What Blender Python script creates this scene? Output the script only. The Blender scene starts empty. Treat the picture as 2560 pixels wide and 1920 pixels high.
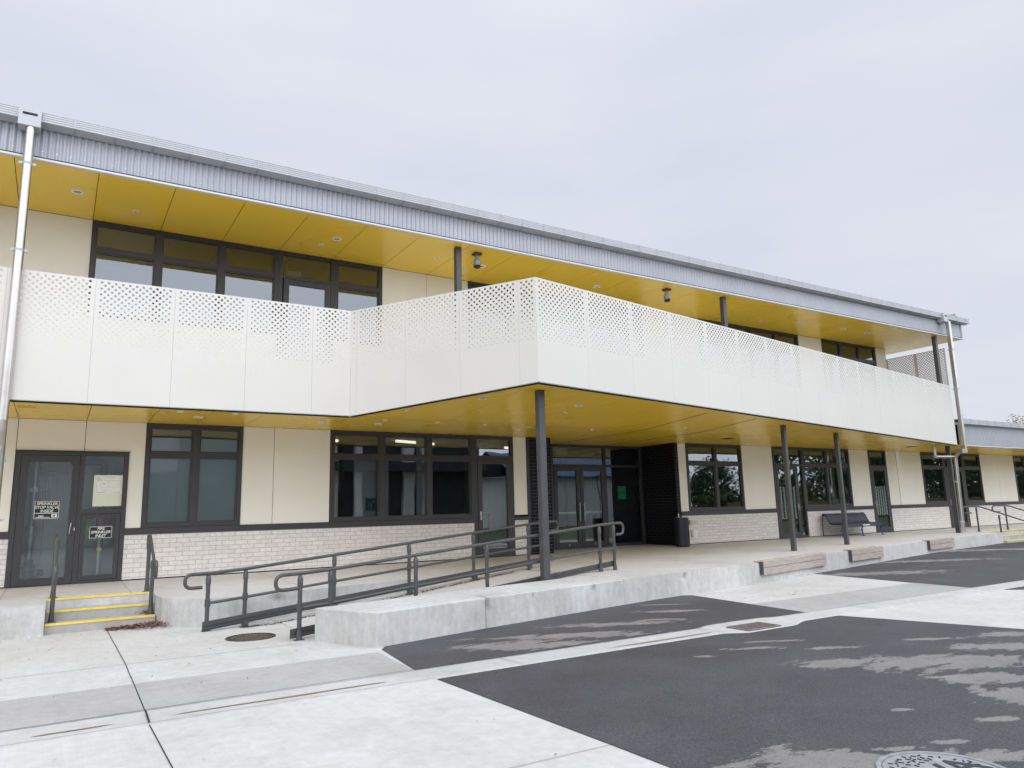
import bpy, bmesh, math, random
from mathutils import Vector, Matrix, noise
R_=math.radians
sc=bpy.context.scene
col=sc.collection
random.seed(4)
# ------------------------------------------------------------------ camera
cam=bpy.data.cameras.new("camera"); camo=bpy.data.objects.new("camera",cam); col.objects.link(camo)
cam.sensor_fit='HORIZONTAL'; cam.sensor_width=36; cam.lens=25.53; cam.clip_end=2000; cam.clip_start=.05
rr=[[0.84942277,-0.52711895,-0.02503131],[0.06983764,0.1593026,-0.98475651],[0.52307137,0.83472648,0.172128]]
camo.matrix_world=Matrix(((rr[0][0],-rr[1][0],-rr[2][0],0),(rr[0][1],-rr[1][1],-rr[2][1],-15.6),(rr[0][2],-rr[1][2],-rr[2][2],1.095),(0,0,0,1)))
sc.camera=camo
sc.view_settings.view_transform='Standard'; sc.view_settings.look='None'; sc.view_settings.exposure=0.0; sc.view_settings.gamma=1
sc.render.resolution_x=1024; sc.render.resolution_y=768
# ------------------------------------------------------------------ world: overcast sky, brighter overhead
W=bpy.data.worlds.new("World"); sc.world=W; W.use_nodes=True
nt=W.node_tree; nt.nodes.clear(); N=nt.nodes.new; Lk=nt.links.new
out=N('ShaderNodeOutputWorld'); bg=N('ShaderNodeBackground'); Lk(bg.outputs[0],out.inputs[0]); bg.inputs[1].default_value=1.0
sky=N('ShaderNodeTexSky'); sky.sky_type='NISHITA'; sky.sun_disc=False; sky.sun_elevation=R_(42); sky.sun_rotation=R_(200)
tc=N('ShaderNodeTexCoord'); sep=N('ShaderNodeSeparateXYZ'); Lk(tc.outputs['Generated'],sep.inputs[0])
mp=N('ShaderNodeMapping'); mp.inputs['Scale'].default_value=(1.0,1.0,3.2); Lk(tc.outputs['Generated'],mp.inputs[0])
nz=N('ShaderNodeTexNoise'); nz.inputs['Scale'].default_value=2.3; nz.inputs['Detail'].default_value=5; nz.inputs['Roughness'].default_value=.5; Lk(mp.outputs[0],nz.inputs[0])
cr=N('ShaderNodeValToRGB'); Lk(nz.outputs[0],cr.inputs[0])
cr.color_ramp.elements[0].position=.34; cr.color_ramp.elements[0].color=(.72,.765,.87,1)
cr.color_ramp.elements[1].position=.64; cr.color_ramp.elements[1].color=(.80,.835,.92,1)
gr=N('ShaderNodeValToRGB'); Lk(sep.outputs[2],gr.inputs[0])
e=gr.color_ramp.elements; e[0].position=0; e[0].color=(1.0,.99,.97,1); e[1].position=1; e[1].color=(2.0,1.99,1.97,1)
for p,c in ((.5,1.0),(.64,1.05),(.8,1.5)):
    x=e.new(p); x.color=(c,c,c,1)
# camera-side half of the sky boosted as added fill for walls under the canopy
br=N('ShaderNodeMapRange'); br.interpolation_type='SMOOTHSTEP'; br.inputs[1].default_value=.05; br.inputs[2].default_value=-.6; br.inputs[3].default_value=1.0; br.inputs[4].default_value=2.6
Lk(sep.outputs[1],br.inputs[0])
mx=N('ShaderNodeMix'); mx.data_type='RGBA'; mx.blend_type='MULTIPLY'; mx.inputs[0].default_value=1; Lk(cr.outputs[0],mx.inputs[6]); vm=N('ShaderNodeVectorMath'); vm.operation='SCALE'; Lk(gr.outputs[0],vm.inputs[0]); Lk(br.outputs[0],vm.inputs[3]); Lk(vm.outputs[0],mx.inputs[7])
sk=N('ShaderNodeMix'); sk.data_type='RGBA'; sk.blend_type='MULTIPLY'; sk.inputs[0].default_value=1; sk.inputs[7].default_value=(.08,.08,.08,1); Lk(sky.outputs[0],sk.inputs[6])
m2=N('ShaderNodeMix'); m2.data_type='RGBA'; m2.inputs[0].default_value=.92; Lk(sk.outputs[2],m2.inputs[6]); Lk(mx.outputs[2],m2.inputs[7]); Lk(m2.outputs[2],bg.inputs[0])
sd=bpy.data.lights.new("sun",'SUN'); sd.energy=.7; sd.angle=R_(25); sd.color=(1,.96,.9)
so=bpy.data.objects.new("sun",sd); col.objects.link(so); so.location=(0,-20,30)
az=R_(200); el=R_(42)
so.rotation_euler=Vector((math.sin(az)*math.cos(el),math.cos(az)*math.cos(el),math.sin(el))).to_track_quat('Z','Y').to_euler()

# ------------------------------------------------------------------ materials
MATS={}
def newmat(n):
    m=bpy.data.materials.new(n); m.use_nodes=True; t=m.node_tree; b=t.nodes['Principled BSDF']; MATS[n]=m
    return m,t,b
def pos(t,scale=(1,1,1)):
    g=t.nodes.new('ShaderNodeNewGeometry'); mp=t.nodes.new('ShaderNodeMapping'); mp.inputs['Scale'].default_value=scale
    t.links.new(g.outputs['Position'],mp.inputs[0]); return mp.outputs[0]
def nse(t,vec,scale,detail=4,rough=.55):
    n=t.nodes.new('ShaderNodeTexNoise'); n.inputs['Scale'].default_value=scale; n.inputs['Detail'].default_value=detail; n.inputs['Roughness'].default_value=rough
    t.links.new(vec,n.inputs[0]); return n.outputs[0]
def ramp(t,v,stops):
    r=t.nodes.new('ShaderNodeValToRGB'); t.links.new(v,r.inputs[0]); e=r.color_ramp.elements
    e[0].position=stops[0][0]; e[0].color=(*stops[0][1],1); e[1].position=stops[-1][0]; e[1].color=(*stops[-1][1],1)
    for p,c in stops[1:-1]: x=e.new(p); x.color=(*c,1)
    return r.outputs[0]
def mixc(t,a,b,f=1,mode='MULTIPLY'):
    m=t.nodes.new('ShaderNodeMix'); m.data_type='RGBA'; m.blend_type=mode
    if isinstance(f,(int,float)): m.inputs[0].default_value=f
    else: t.links.new(f,m.inputs[0])
    for i,x in ((6,a),(7,b)):
        if isinstance(x,tuple): m.inputs[i].default_value=(*x,1)
        else: t.links.new(x,m.inputs[i])
    return m.outputs[2]
def mth(t,op,a,b=0.,clamp=False):
    m=t.nodes.new('ShaderNodeMath'); m.operation=op; m.use_clamp=clamp
    for i,x in ((0,a),(1,b)):
        if isinstance(x,(int,float)): m.inputs[i].default_value=x
        else: t.links.new(x,m.inputs[i])
    return m.outputs[0]
def bump(t,b,h,s=.3,d=.01):
    n=t.nodes.new('ShaderNodeBump'); n.inputs['Strength'].default_value=s; n.inputs['Distance'].default_value=d
    t.links.new(h,n.inputs['Height']); t.links.new(n.outputs[0],b.inputs['Normal'])
def simple(n,c,rough=.5,metal=0,var=.06,vs=3.,bmp=0,spec=.5):
    m,t,b=newmat(n); b.inputs['Roughness'].default_value=rough; b.inputs['Metallic'].default_value=metal; b.inputs['Specular IOR Level'].default_value=spec
    v=nse(t,pos(t),vs,5)
    k=1-var; c2=ramp(t,v,[(.3,tuple(x*k for x in c)),(.7,tuple(min(1,x*(1+var)) for x in c))]); t.links.new(c2,b.inputs['Base Color'])
    r=t.nodes.new('ShaderNodeMapRange'); r.inputs[3].default_value=rough*.85; r.inputs[4].default_value=min(1,rough*1.2); t.links.new(nse(t,pos(t),min(vs*4,30) if vs>.5 else .3,2),r.inputs[0]); t.links.new(r.outputs[0],b.inputs['Roughness'])
    if bmp: bump(t,b,nse(t,pos(t),60,4),bmp,.004)
    return m
simple('cream',(.87,.84,.745),.55,var=.035,vs=1.1)
simple('white_panel',(.635,.612,.565),.42,var=.02,vs=.8)
simple('soffit_yellow',(.88,.575,.05),.27,var=.025,vs=.45)
simple('frame_grey',(.045,.043,.046),.42,var=.08)
simple('steel_grey',(.062,.062,.062),.4,var=.12,vs=6)
simple('rail_grey',(.065,.068,.068),.32,var=.15,vs=8)
simple('zinc',(.36,.375,.405),.42,metal=.25,var=.06,vs=2)
simple('gutter_metal',(.43,.445,.46),.4,metal=.1,var=.05,vs=2)
simple('balcony_deck',(.62,.61,.58),.7,var=.05)
simple('black',(.008,.008,.01),.7,var=.2)
simple('dark_gap',(.012,.014,.02),.9,var=.2)
simple('trim_white',(.62,.62,.61),.45,var=.02)
simple('light_white',(.92,.91,.89),.4,var=.02)
simple('stainless',(.60,.575,.54),.30,metal=1,var=.08,vs=5)
simple('nosing_yellow',(.76,.58,.10),.55,var=.12,vs=9,bmp=.2)
simple('navy',(.02,.04,.12),.35,var=.15)
simple('black_plastic',(.012,.013,.018),.38,var=.2)
simple('cream_plastic',(.75,.74,.68),.45)
simple('interior_wall',(.78,.78,.75),.8,var=.04)
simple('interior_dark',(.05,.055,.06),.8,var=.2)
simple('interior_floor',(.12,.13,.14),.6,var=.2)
simple('blind_grey',(.50,.56,.54),.8,var=.08,vs=.7)
simple('pipe_steel',(.48,.52,.53),.35,metal=.6,var=.1,vs=6)
simple('pipe_black',(.04,.05,.06),.4,var=.2)
simple('valve_red',(.45,.015,.02),.35,var=.15)
simple('brass',(.55,.40,.16),.35,metal=.9)
simple('hivis',(.62,.85,.05),.7,var=.1)
simple('paper',(.75,.78,.62),.7,var=.03)
simple('paper_white',(.82,.84,.78),.7,var=.03)
simple('ink',(.03,.03,.04),.6)
simple('sign_black',(.012,.012,.014),.5)
simple('sign_green',(.008,.16,.08),.5)
simple('iron',(.07,.065,.062),.5,metal=.5,var=.35,vs=20,bmp=.3)
simple('iron_light',(.33,.335,.35),.5,metal=.3,var=.2,vs=14,bmp=.3)
simple('iron_rust',(.17,.145,.125),.7,var=.4,vs=14)
simple('leaf_brown',(.16,.065,.03),.8,var=.5,vs=60)
simple('leaf_debris',(.10,.075,.05),.8,var=.5,vs=60)
simple('cardboard',(.42,.25,.13),.8)
simple('roof_blue',(.03,.07,.19),.5)
simple('white_wall',(.84,.84,.82),.7,var=.05,vs=.7)
simple('bark',(.10,.075,.055),.9,var=.3,vs=9,bmp=.5)
simple('grass_green',(.055,.085,.025),.9,var=.4,vs=2)
simple('fence_timber',(.30,.22,.12),.8,var=.3,vs=5)
simple('silt',(.27,.205,.14),.8,var=.2,vs=30,bmp=.2)
for i,c in enumerate([(.085,.135,.045),(.055,.095,.04),(.16,.16,.05),(.22,.135,.06)]):
    m,t,b=newmat('foliage%d'%i); b.inputs['Roughness'].default_value=.7
    oi=t.nodes.new('ShaderNodeNewGeometry'); v=nse(t,pos(t),1.6,3); r=ramp(t,v,[(.3,tuple(x*.55 for x in c)),(.7,tuple(x*1.5 for x in c))]); t.links.new(r,b.inputs['Base Color'])
# frosted/dotted film
simple('film',(.22,.29,.28),.6)
# emissive interior light strip
m,t,b=newmat('lamp_glow'); b.inputs['Emission Color'].default_value=(1,.93,.78,1); b.inputs['Emission Strength'].default_value=1.3
# glass
m,t,b=newmat('glass'); t.nodes.remove(b); o=t.nodes['Material Output']
tr=t.nodes.new('ShaderNodeBsdfTransparent'); tr.inputs[0].default_value=(.76,.84,.84,1)
gl=t.nodes.new('ShaderNodeBsdfGlossy'); gl.inputs[0].default_value=(.90,.97,1,1); gl.inputs[1].default_value=.01
fr=t.nodes.new('ShaderNodeFresnel'); fr.inputs[0].default_value=2.65
bn=t.nodes.new('ShaderNodeBump'); bn.inputs['Strength'].default_value=.06; bn.inputs['Distance'].default_value=.02; t.links.new(nse(t,pos(t),1.3,1),bn.inputs['Height']); t.links.new(bn.outputs[0],gl.inputs['Normal'])
ms=t.nodes.new('ShaderNodeMixShader'); t.links.new(fr.outputs[0],ms.inputs[0]); t.links.new(tr.outputs[0],ms.inputs[1]); t.links.new(gl.outputs[0],ms.inputs[2]); t.links.new(ms.outputs[0],o.inputs[0])
m,t,b=newmat('glass_clear'); t.nodes.remove(b); o=t.nodes['Material Output']
tr=t.nodes.new('ShaderNodeBsdfTransparent'); tr.inputs[0].default_value=(.86,.93,.93,1)
gl=t.nodes.new('ShaderNodeBsdfGlossy'); gl.inputs[0].default_value=(.90,.97,1,1); gl.inputs[1].default_value=.01
fr=t.nodes.new('ShaderNodeFresnel'); fr.inputs[0].default_value=2.05
ms=t.nodes.new('ShaderNodeMixShader'); t.links.new(fr.outputs[0],ms.inputs[0]); t.links.new(tr.outputs[0],ms.inputs[1]); t.links.new(gl.outputs[0],ms.inputs[2]); t.links.new(ms.outputs[0],o.inputs[0])
# brick
def brick(n,c1,c2,mort,rough,axis,bstr=.5,off=(0,0)):
    m,t,b=newmat(n); g=t.nodes.new('ShaderNodeNewGeometry'); s=t.nodes.new('ShaderNodeSeparateXYZ'); t.links.new(g.outputs['Position'],s.inputs[0])
    cb=t.nodes.new('ShaderNodeCombineXYZ'); t.links.new(mth(t,'ADD',s.outputs[axis],off[0]),cb.inputs[0]); t.links.new(mth(t,'ADD',s.outputs[2],off[1]),cb.inputs[1])
    k=t.nodes.new('ShaderNodeTexBrick'); t.links.new(cb.outputs[0],k.inputs[0])
    k.inputs['Scale'].default_value=1; k.inputs['Brick Width'].default_value=.24; k.inputs['Row Height'].default_value=.086; k.inputs['Mortar Size'].default_value=.0048; k.inputs['Mortar Smooth'].default_value=.15; k.inputs['Bias'].default_value=-.25
    k.inputs['Color1'].default_value=(*c1,1); k.inputs['Color2'].default_value=(*c2,1); k.inputs['Mortar'].default_value=(*mort,1)
    v=ramp(t,nse(t,pos(t),14,6),[(.3,(.88,.87,.86)),(.7,(1.06,1.06,1.06))]); t.links.new(mixc(t,k.outputs[0],v),b.inputs['Base Color'])
    b.inputs['Roughness'].default_value=rough; b.inputs['Specular IOR Level'].default_value=.5 if c1[0]>.1 else .2
    inv=mth(t,'SUBTRACT',1.0,k.outputs[1]); h=mth(t,'ADD',inv,mth(t,'MULTIPLY',nse(t,pos(t),90,3),.15)); bump(t,b,h,bstr,.006)
    return m
brick('brick_pale',(.79,.765,.725),(.70,.665,.62),(.45,.43,.41),.75,0,off=(0,.03))
brick('brick_black',(.004,.005,.012),(.003,.003,.008),(.10,.10,.105),.42,0,off=(.1,.03))
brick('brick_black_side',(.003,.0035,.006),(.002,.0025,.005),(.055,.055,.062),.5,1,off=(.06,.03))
# concrete
def concrete(n,base,lo,hi,streak=0,broom=0,rough=.8,pits=0,wet=0):
    m,t,b=newmat(n); p=pos(t)
    big=ramp(t,nse(t,p,.55,6,.6),[(.3,(lo,lo,lo*.985)),(.72,(hi,hi,hi*1.01))])
    fine=ramp(t,nse(t,p,9,7,.65),[(.25,(.88,.875,.86)),(.75,(1.08,1.08,1.08))])
    c=mixc(t,mixc(t,base,big),fine)
    c=mixc(t,c,ramp(t,nse(t,pos(t,(1,1,1)),.9,9,.74),[(.34,(.885,.875,.85)),(.55,(1.02,1.02,1.02))]))
    if streak:
        s=ramp(t,nse(t,pos(t,(7,7,1.1)),1.7,8,.72),[(.36,(1-streak,1-streak,1-streak*1.02)),(.60,(1.05,1.05,1.05))]); c=mixc(t,c,s)
        s=ramp(t,nse(t,pos(t,(3,3,3)),3.2,8,.75),[(.30,(.86,.86,.85)),(.42,(1,1,1)),(.7,(1.03,1.03,1.03))]); c=mixc(t,c,s)
        for (sx,sy,sr,sz) in ((5.06,-6.8,.07,.17),(3.0,-3.9,.16,.10),(5.9,-6.6,.03,.05),(9.6,-5.9,.10,.1),(13.2,-5.3,.12,.09),(7.2,-6.35,.10,.07)):
            mp2=t.nodes.new('ShaderNodeMapping'); mp2.vector_type='TEXTURE'; mp2.inputs['Location'].default_value=(sx,sy,-.10); mp2.inputs['Scale'].default_value=(sr,.5,sz)
            gg=t.nodes.new('ShaderNodeNewGeometry'); t.links.new(gg.outputs['Position'],mp2.inputs[0]); ln2=t.nodes.new('ShaderNodeVectorMath'); ln2.operation='LENGTH'; t.links.new(mp2.outputs[0],ln2.inputs[0])
            ff=mth(t,'ADD',mth(t,'SUBTRACT',1.0,ln2.outputs['Value']),mth(t,'MULTIPLY',mth(t,'SUBTRACT',nse(t,p,14,5,.7),.5),1.6))
            c=mixc(t,c,ramp(t,ff,[(.05,(1,1,1)),(.7,(.58,.57,.55))]))
        s=ramp(t,nse(t,pos(t,(1.3,1.3,1.6)),1.1,6,.7),[(.3,(.89,.89,.88)),(.55,(1.02,1.02,1.02))]); c=mixc(t,c,s)
    h=nse(t,p,55,5)
    if pits:
        vo=t.nodes.new('ShaderNodeTexVoronoi'); vo.inputs['Scale'].default_value=17; vo.inputs['Randomness'].default_value=1; t.links.new(p,vo.inputs[0])
        pit=ramp(t,vo.outputs[0],[(.035,(.25,.25,.25)),(.08,(1,1,1))]); gate=ramp(t,nse(t,p,5,2),[(.52,(1,1,1)),(.6,(0,0,0))])
        c=mixc(t,c,mixc(t,pit,gate,1,'LIGHTEN'))
    if broom:
        w=nse(t,pos(t,(75,1.1,1)),1.0,2,.5); c=mixc(t,c,ramp(t,w,[(.3,(.975,.975,.972)),(.7,(1.015,1.015,1.015))])); h=mth(t,'ADD',h,mth(t,'MULTIPLY',w,1.2))
    if wet:
        pass
    t.links.new(c,b.inputs['Base Color']); b.inputs['Roughness'].default_value=rough; b.inputs['Specular IOR Level'].default_value=.35
    bump(t,b,h,.35,.004)
    return m
concrete('concrete_pave',(.54,.532,.512),.92,1.04,broom=1)
concrete('concrete_band',(.395,.385,.37),.88,1.08,broom=1)
concrete('concrete_wall',(.545,.54,.525),.88,1.08,streak=.10,pits=1)
concrete('concrete_floor',(.57,.56,.54),.90,1.08,rough=.6)
concrete('concrete_top',(.62,.62,.61),.92,1.05)
concrete('concrete_kerb',(.50,.495,.48),.84,1.08)
concrete('concrete_step',(.42,.41,.395),.86,1.08,pits=1)
# asphalt with dry patches
m,t,b=newmat('asphalt'); p=pos(t)
g=t.nodes.new('ShaderNodeNewGeometry')
ag=nse(t,p,75,4,.85)
wetc=mixc(t,ramp(t,nse(t,p,1.2,5),[(.3,(.048,.047,.050)),(.7,(.070,.069,.073))]),ramp(t,ag,[(.36,(.35,.35,.35)),(.64,(1.7,1.7,1.74))]))
dryc=mixc(t,ramp(t,nse(t,p,3,5),[(.3,(.19,.18,.168)),(.7,(.24,.228,.214))]),ramp(t,ag,[(.36,(.72,.72,.72)),(.64,(1.25,1.25,1.25))]))
acc=None
PATCH=[(4.75,-8.15,.75,.27),(5.6,-8.0,1.0,.2),(6.5,-7.6,.75,.16),(8.0,-7.25,.5,.12),(7.3,-7.75,.35,.08),(6.6,-10.95,.42,.2),(7.15,-11.35,.55,.32),(7.6,-11.65,.6,.30),(7.0,-12.05,.42,.18),(8.6,-11.5,.55,.18),(6.6,-12.55,.3,.28),(6.6,-9.93,.36,.07),(7.06,-9.77,.3,.05),(5.86,-9.92,.09,.045),(7.25,-10.44,.28,.06),(8.48,-10.78,.3,.06),(4.05,-12.55,.42,.22),(4.3,-12.85,.5,.25),(4.62,-12.68,.22,.05),(4.95,-13.1,.35,.10),(5.8,-12.75,.22,.05),(5.5,-12.2,.1,.035),(5.0,-12.8,.13,.04),(9.5,-11.2,.5,.14),(15.2,-5.9,1.6,.35),(23,-4.1,4,.35),(19,-5.2,1.6,.25),(8.4,-6.6,.35,.06),(5,-16,1.5,1.0),(9,-15,2,.7),(12,-12,1.6,.5),(-14,-20,2,1),(16,-14,3,.8)]
dn=t.nodes.new('ShaderNodeTexNoise'); dn.inputs['Scale'].default_value=2.4; dn.inputs['Detail'].default_value=10; dn.inputs['Roughness'].default_value=.74
dm=t.nodes.new('ShaderNodeMapping'); dm.inputs['Rotation'].default_value=(0,0,R_(28)); dm.inputs['Scale'].default_value=(1,2.6,1); t.links.new(g.outputs['Position'],dm.inputs[0]); t.links.new(dm.outputs[0],dn.inputs[0])
for (cx,cy,rx,ry) in PATCH:
    # patches lie stretched along a line about 32 degrees off the facade
    mp=t.nodes.new('ShaderNodeMapping'); mp.vector_type='TEXTURE'; mp.inputs['Location'].default_value=(cx,cy,0); mp.inputs['Rotation'].default_value=(0,0,R_(-28)) ; mp.inputs['Scale'].default_value=(rx,ry,1000)
    t.links.new(g.outputs['Position'],mp.inputs[0])
    ln=t.nodes.new('ShaderNodeVectorMath'); ln.operation='LENGTH'; t.links.new(mp.outputs[0],ln.inputs[0])
    f=mth(t,'SUBTRACT',1.0,ln.outputs['Value'])
    acc=f if acc is None else mth(t,'MAXIMUM',acc,f)
acc=mth(t,'MAXIMUM',acc,-1.2)
f=mth(t,'ADD',acc,mth(t,'MULTIPLY',mth(t,'SUBTRACT',dn.outputs[0],.5),5.0))
mask=ramp(t,f,[(.0,(0,0,0)),(.04,(.75,.75,.75)),(.30,(1,1,1))])
t.links.new(mixc(t,wetc,dryc,mask,'MIX'),b.inputs['Base Color'])
b.inputs['Roughness'].default_value=.62; b.inputs['Specular IOR Level'].default_value=.4
bump(t,b,ag,.7,.006)
# timber
m,t,b=newmat('timber'); c=ramp(t,nse(t,pos(t,(1.2,1.2,16)),3,6,.6),[(.25,(.26,.21,.175)),(.5,(.40,.345,.30)),(.75,(.50,.45,.40))]); t.links.new(c,b.inputs['Base Color']); b.inputs['Roughness'].default_value=.75; bump(t,b,nse(t,pos(t,(2,2,40)),3,5),.4,.004)

# ------------------------------------------------------------------ helpers
WL={}
def tag(o,label=None,cat=None,group=None,kind=None):
    if label: o['label']=label
    if cat: o['category']=cat
    if group: o['group']=group
    if kind: o['kind']=kind
    return o
def empty(name,loc,label,cat,group=None):
    o=bpy.data.objects.new(name,None); col.objects.link(o); o.location=loc; o.empty_display_size=.1; WL[o]=Vector(loc)
    return tag(o,label,cat,group)
class MB:
    def __init__(s): s.v=[]; s.f=[]; s.mi=[]; s.cur=0; s.sm=False; s.smf=[]
    def add(s,vs,fs,smooth=False):
        b=len(s.v); s.v+= [tuple(x) for x in vs]
        for f in fs: s.f.append([i+b for i in f]); s.mi.append(s.cur); s.smf.append(smooth)
        return s
    def box(s,x0,x1,y0,y1,z0,z1):
        s.add([(x0,y0,z0),(x1,y0,z0),(x1,y1,z0),(x0,y1,z0),(x0,y0,z1),(x1,y0,z1),(x1,y1,z1),(x0,y1,z1)],
              [(0,3,2,1),(4,5,6,7),(0,1,5,4),(1,2,6,5),(2,3,7,6),(3,0,4,7)]); return s
    def obox(s,p,q,w,z0a,z1a,z0b=None,z1b=None):
        """box between plan points p,q, half width w each side, z may slope"""
        if z0b is None: z0b,z1b=z0a,z1a
        p=Vector(p[:2]); q=Vector(q[:2]); d=(q-p).normalized(); n=Vector((-d.y,d.x))*w
        a,b,c,e=p-n,q-n,q+n,p+n
        s.add([(a.x,a.y,z0a),(b.x,b.y,z0b),(c.x,c.y,z0b),(e.x,e.y,z0a),(a.x,a.y,z1a),(b.x,b.y,z1b),(c.x,c.y,z1b),(e.x,e.y,z1a)],
              [(0,3,2,1),(4,5,6,7),(0,1,5,4),(1,2,6,5),(2,3,7,6),(3,0,4,7)]); return s
    def prism(s,pts,zb,zt):
        """plan polygon (ccw), zb/zt numbers or functions of x,y"""
        fb=zb if callable(zb) else (lambda x,y:zb); ft=zt if callable(zt) else (lambda x,y:zt)
        n=len(pts); vs=[(x,y,fb(x,y)) for x,y in pts]+[(x,y,ft(x,y)) for x,y in pts]
        s.add(vs,[tuple(reversed(range(n))),tuple(range(n,2*n))]+[(i,(i+1)%n,n+(i+1)%n,n+i) for i in range(n)]); return s
    def tube(s,path,r,seg=10,cap=True):
        path=[Vector(p) for p in path]; n=len(path); rings=[]
        up=None
        for i,p in enumerate(path):
            d=(path[min(i+1,n-1)]-path[max(i-1,0)]).normalized()
            if up is None:
                a=Vector((0,0,1)) if abs(d.z)<.9 else Vector((1,0,0)); u=d.cross(a).normalized()
            else: u=(up-d*up.dot(d)).normalized()
            up=u; v=d.cross(u); rad=r[i] if isinstance(r,(list,tuple)) else r
            rings.append([p+(u*math.cos(2*math.pi*k/seg)+v*math.sin(2*math.pi*k/seg))*rad for k in range(seg)])
        vs=[x for rg in rings for x in rg]; fs=[]
        for i in range(n-1):
            for k in range(seg): fs.append((i*seg+k,i*seg+(k+1)%seg,(i+1)*seg+(k+1)%seg,(i+1)*seg+k))
        s.add(vs,fs,True)
        if cap: s.add(rings[0],[tuple(reversed(range(seg)))]); s.add(rings[-1],[tuple(range(seg))])
        return s
    def cyl(s,c,r,z0,z1,seg=16,r2=None): return s.tube([(c[0],c[1],z0),(c[0],c[1],z1)],[r,r if r2 is None else r2],seg)
    def build(s,name,mat,parent=None,bevel=0,base=None):
        me=bpy.data.meshes.new(name)
        xs=[v[0] for v in s.v]; ys=[v[1] for v in s.v]; zs=[v[2] for v in s.v]
        o0=Vector(base) if base else Vector(((min(xs)+max(xs))/2,(min(ys)+max(ys))/2,min(zs)))
        me.from_pydata([(v[0]-o0.x,v[1]-o0.y,v[2]-o0.z) for v in s.v],[],s.f)
        for m_ in (mat if isinstance(mat,(list,tuple)) else [mat]): me.materials.append(MATS[m_])
        for i,p in enumerate(me.polygons): p.material_index=s.mi[i]; p.use_smooth=s.smf[i]
        me.update()
        if bevel:
            bm=bmesh.new(); bm.from_mesh(me); bmesh.ops.recalc_face_normals(bm,faces=bm.faces)
            es=[e for e in bm.edges if len(e.link_faces)==2 and e.calc_face_angle(0)>.6]
            bmesh.ops.bevel(bm,geom=es,offset=bevel,segments=2,affect='EDGES',profile=.5,clamp_overlap=True); bm.to_mesh(me); bm.free()
        o=bpy.data.objects.new(name,me); col.objects.link(o); WL[o]=o0
        if parent: o.parent=parent; o.location=o0-WL[parent]
        else: o.location=o0
        return o
def bx(name,mat,x0,x1,y0,y1,z0,z1,parent=None,bevel=0): return MB().box(x0,x1,y0,y1,z0,z1).build(name,mat,parent,bevel)
def children(o): return [c for c in bpy.data.objects if c.parent==o]
def copy_tree(o,kids,dloc=None):
    c=o.copy(); col.objects.link(c)
    for k in kids.get(o,[]):
        k2=k.copy(); col.objects.link(k2); k2.parent=c
        for g in kids.get(k,[]):
            g2=g.copy(); col.objects.link(g2); g2.parent=k2
    return c
def text(s,x,y,z,size,parent,mat,shear=0,axis='front',bold=0,name='lettering',align='CENTER',rot=None,flip=False):
    cu=bpy.data.curves.new('t','FONT'); cu.body=s; cu.size=size; cu.extrude=.0008; cu.shear=shear; cu.align_x=align; cu.offset=bold; cu.space_character=.93
    to=bpy.data.objects.new('t',cu); col.objects.link(to)
    dg=bpy.context.evaluated_depsgraph_get(); me=bpy.data.meshes.new_from_object(to.evaluated_get(dg))
    bpy.data.objects.remove(to); me.materials.clear(); me.materials.append(MATS[mat]); me.name=name
    o=bpy.data.objects.new(name,me); col.objects.link(o)
    o.rotation_euler=rot if rot else (R_(90),0,0)
    o.location=Vector((x,y,z))-(WL[parent] if parent else Vector((0,0,0)))
    if parent: o.parent=parent
    return o

# ================================================================== GROUND
def ss(x): x=max(0,min(1,x)); return x*x*(3-2*x)
def gz(x,y): return -.45+.06*ss((x-14)/8)*ss((y+9)/4)-.006*max(0,-9.1-y)*0
def sheet(name,mat,pts,dz,step=2.0,kind='structure'):
    bm=bmesh.new(); f=bm.faces.new([bm.verts.new((x,y,0)) for x,y in pts])
    xs=[p[0] for p in pts]; ys=[p[1] for p in pts]
    for ax,lo,hi in ((0,min(xs),max(xs)),(1,min(ys),max(ys))):
        if lo<12 or True:
            k=max(lo,-10); hi2=min(hi,40)
            while k<hi2:
                k+=step
                co=(k,0,0) if ax==0 else (0,k,0); no=(1,0,0) if ax==0 else (0,1,0)
                bmesh.ops.bisect_plane(bm,geom=bm.verts[:]+bm.edges[:]+bm.faces[:],plane_co=co,plane_no=no)
    for v in bm.verts: v.co.z=gz(v.co.x,v.co.y)+dz
    bmesh.ops.recalc_face_normals(bm,faces=bm.faces)
    me=bpy.data.meshes.new(name); bm.to_mesh(me); bm.free(); me.materials.append(MATS[mat])
    for p in me.polygons:
        if p.normal.z<0: p.flip()
    o=bpy.data.objects.new(name,me); col.objects.link(o); o['kind']=kind; WL[o]=Vector((0,0,0)); return o
sheet('ground','grass_green',[(-400,-400),(400,-400),(400,400),(-400,400)],-.03,8)
sheet('pavement','concrete_pave',[(-30,-36),(120,-36),(120,-2),(-30,-2)],0)
sheet('pavement','concrete_band',[(-9,-8.64),(3.15,-8.64),(3.24,-7.42),(-9,-7.42)],.004)
sheet('pavement','concrete_band',[(9.28,-8.64),(13.86,-8.64),(14.02,-7.5),(9.44,-7.46)],.004)
sheet('road','asphalt',[(3.33,-7.3),(3.16,-8.66),(9.26,-8.66),(9.64,-6.0),(9.0,-5.7),(3.6,-6.9)],.006,1.0)
sheet('road','asphalt',[(3.17,-9.08),(3.24,-11.5),(3.6,-32),(30,-32),(22,-20),(9.93,-11.2),(9.33,-9.08)],.006)
sheet('road','asphalt',[(14.42,-5.0),(13.84,-8.66),(47,-8.66),(47,-2.6),(27,-2.9)],.006)
sheet('road','asphalt',[(13.95,-9.08),(47,-9.08),(47,-13),(18,-13)],.006)
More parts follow.
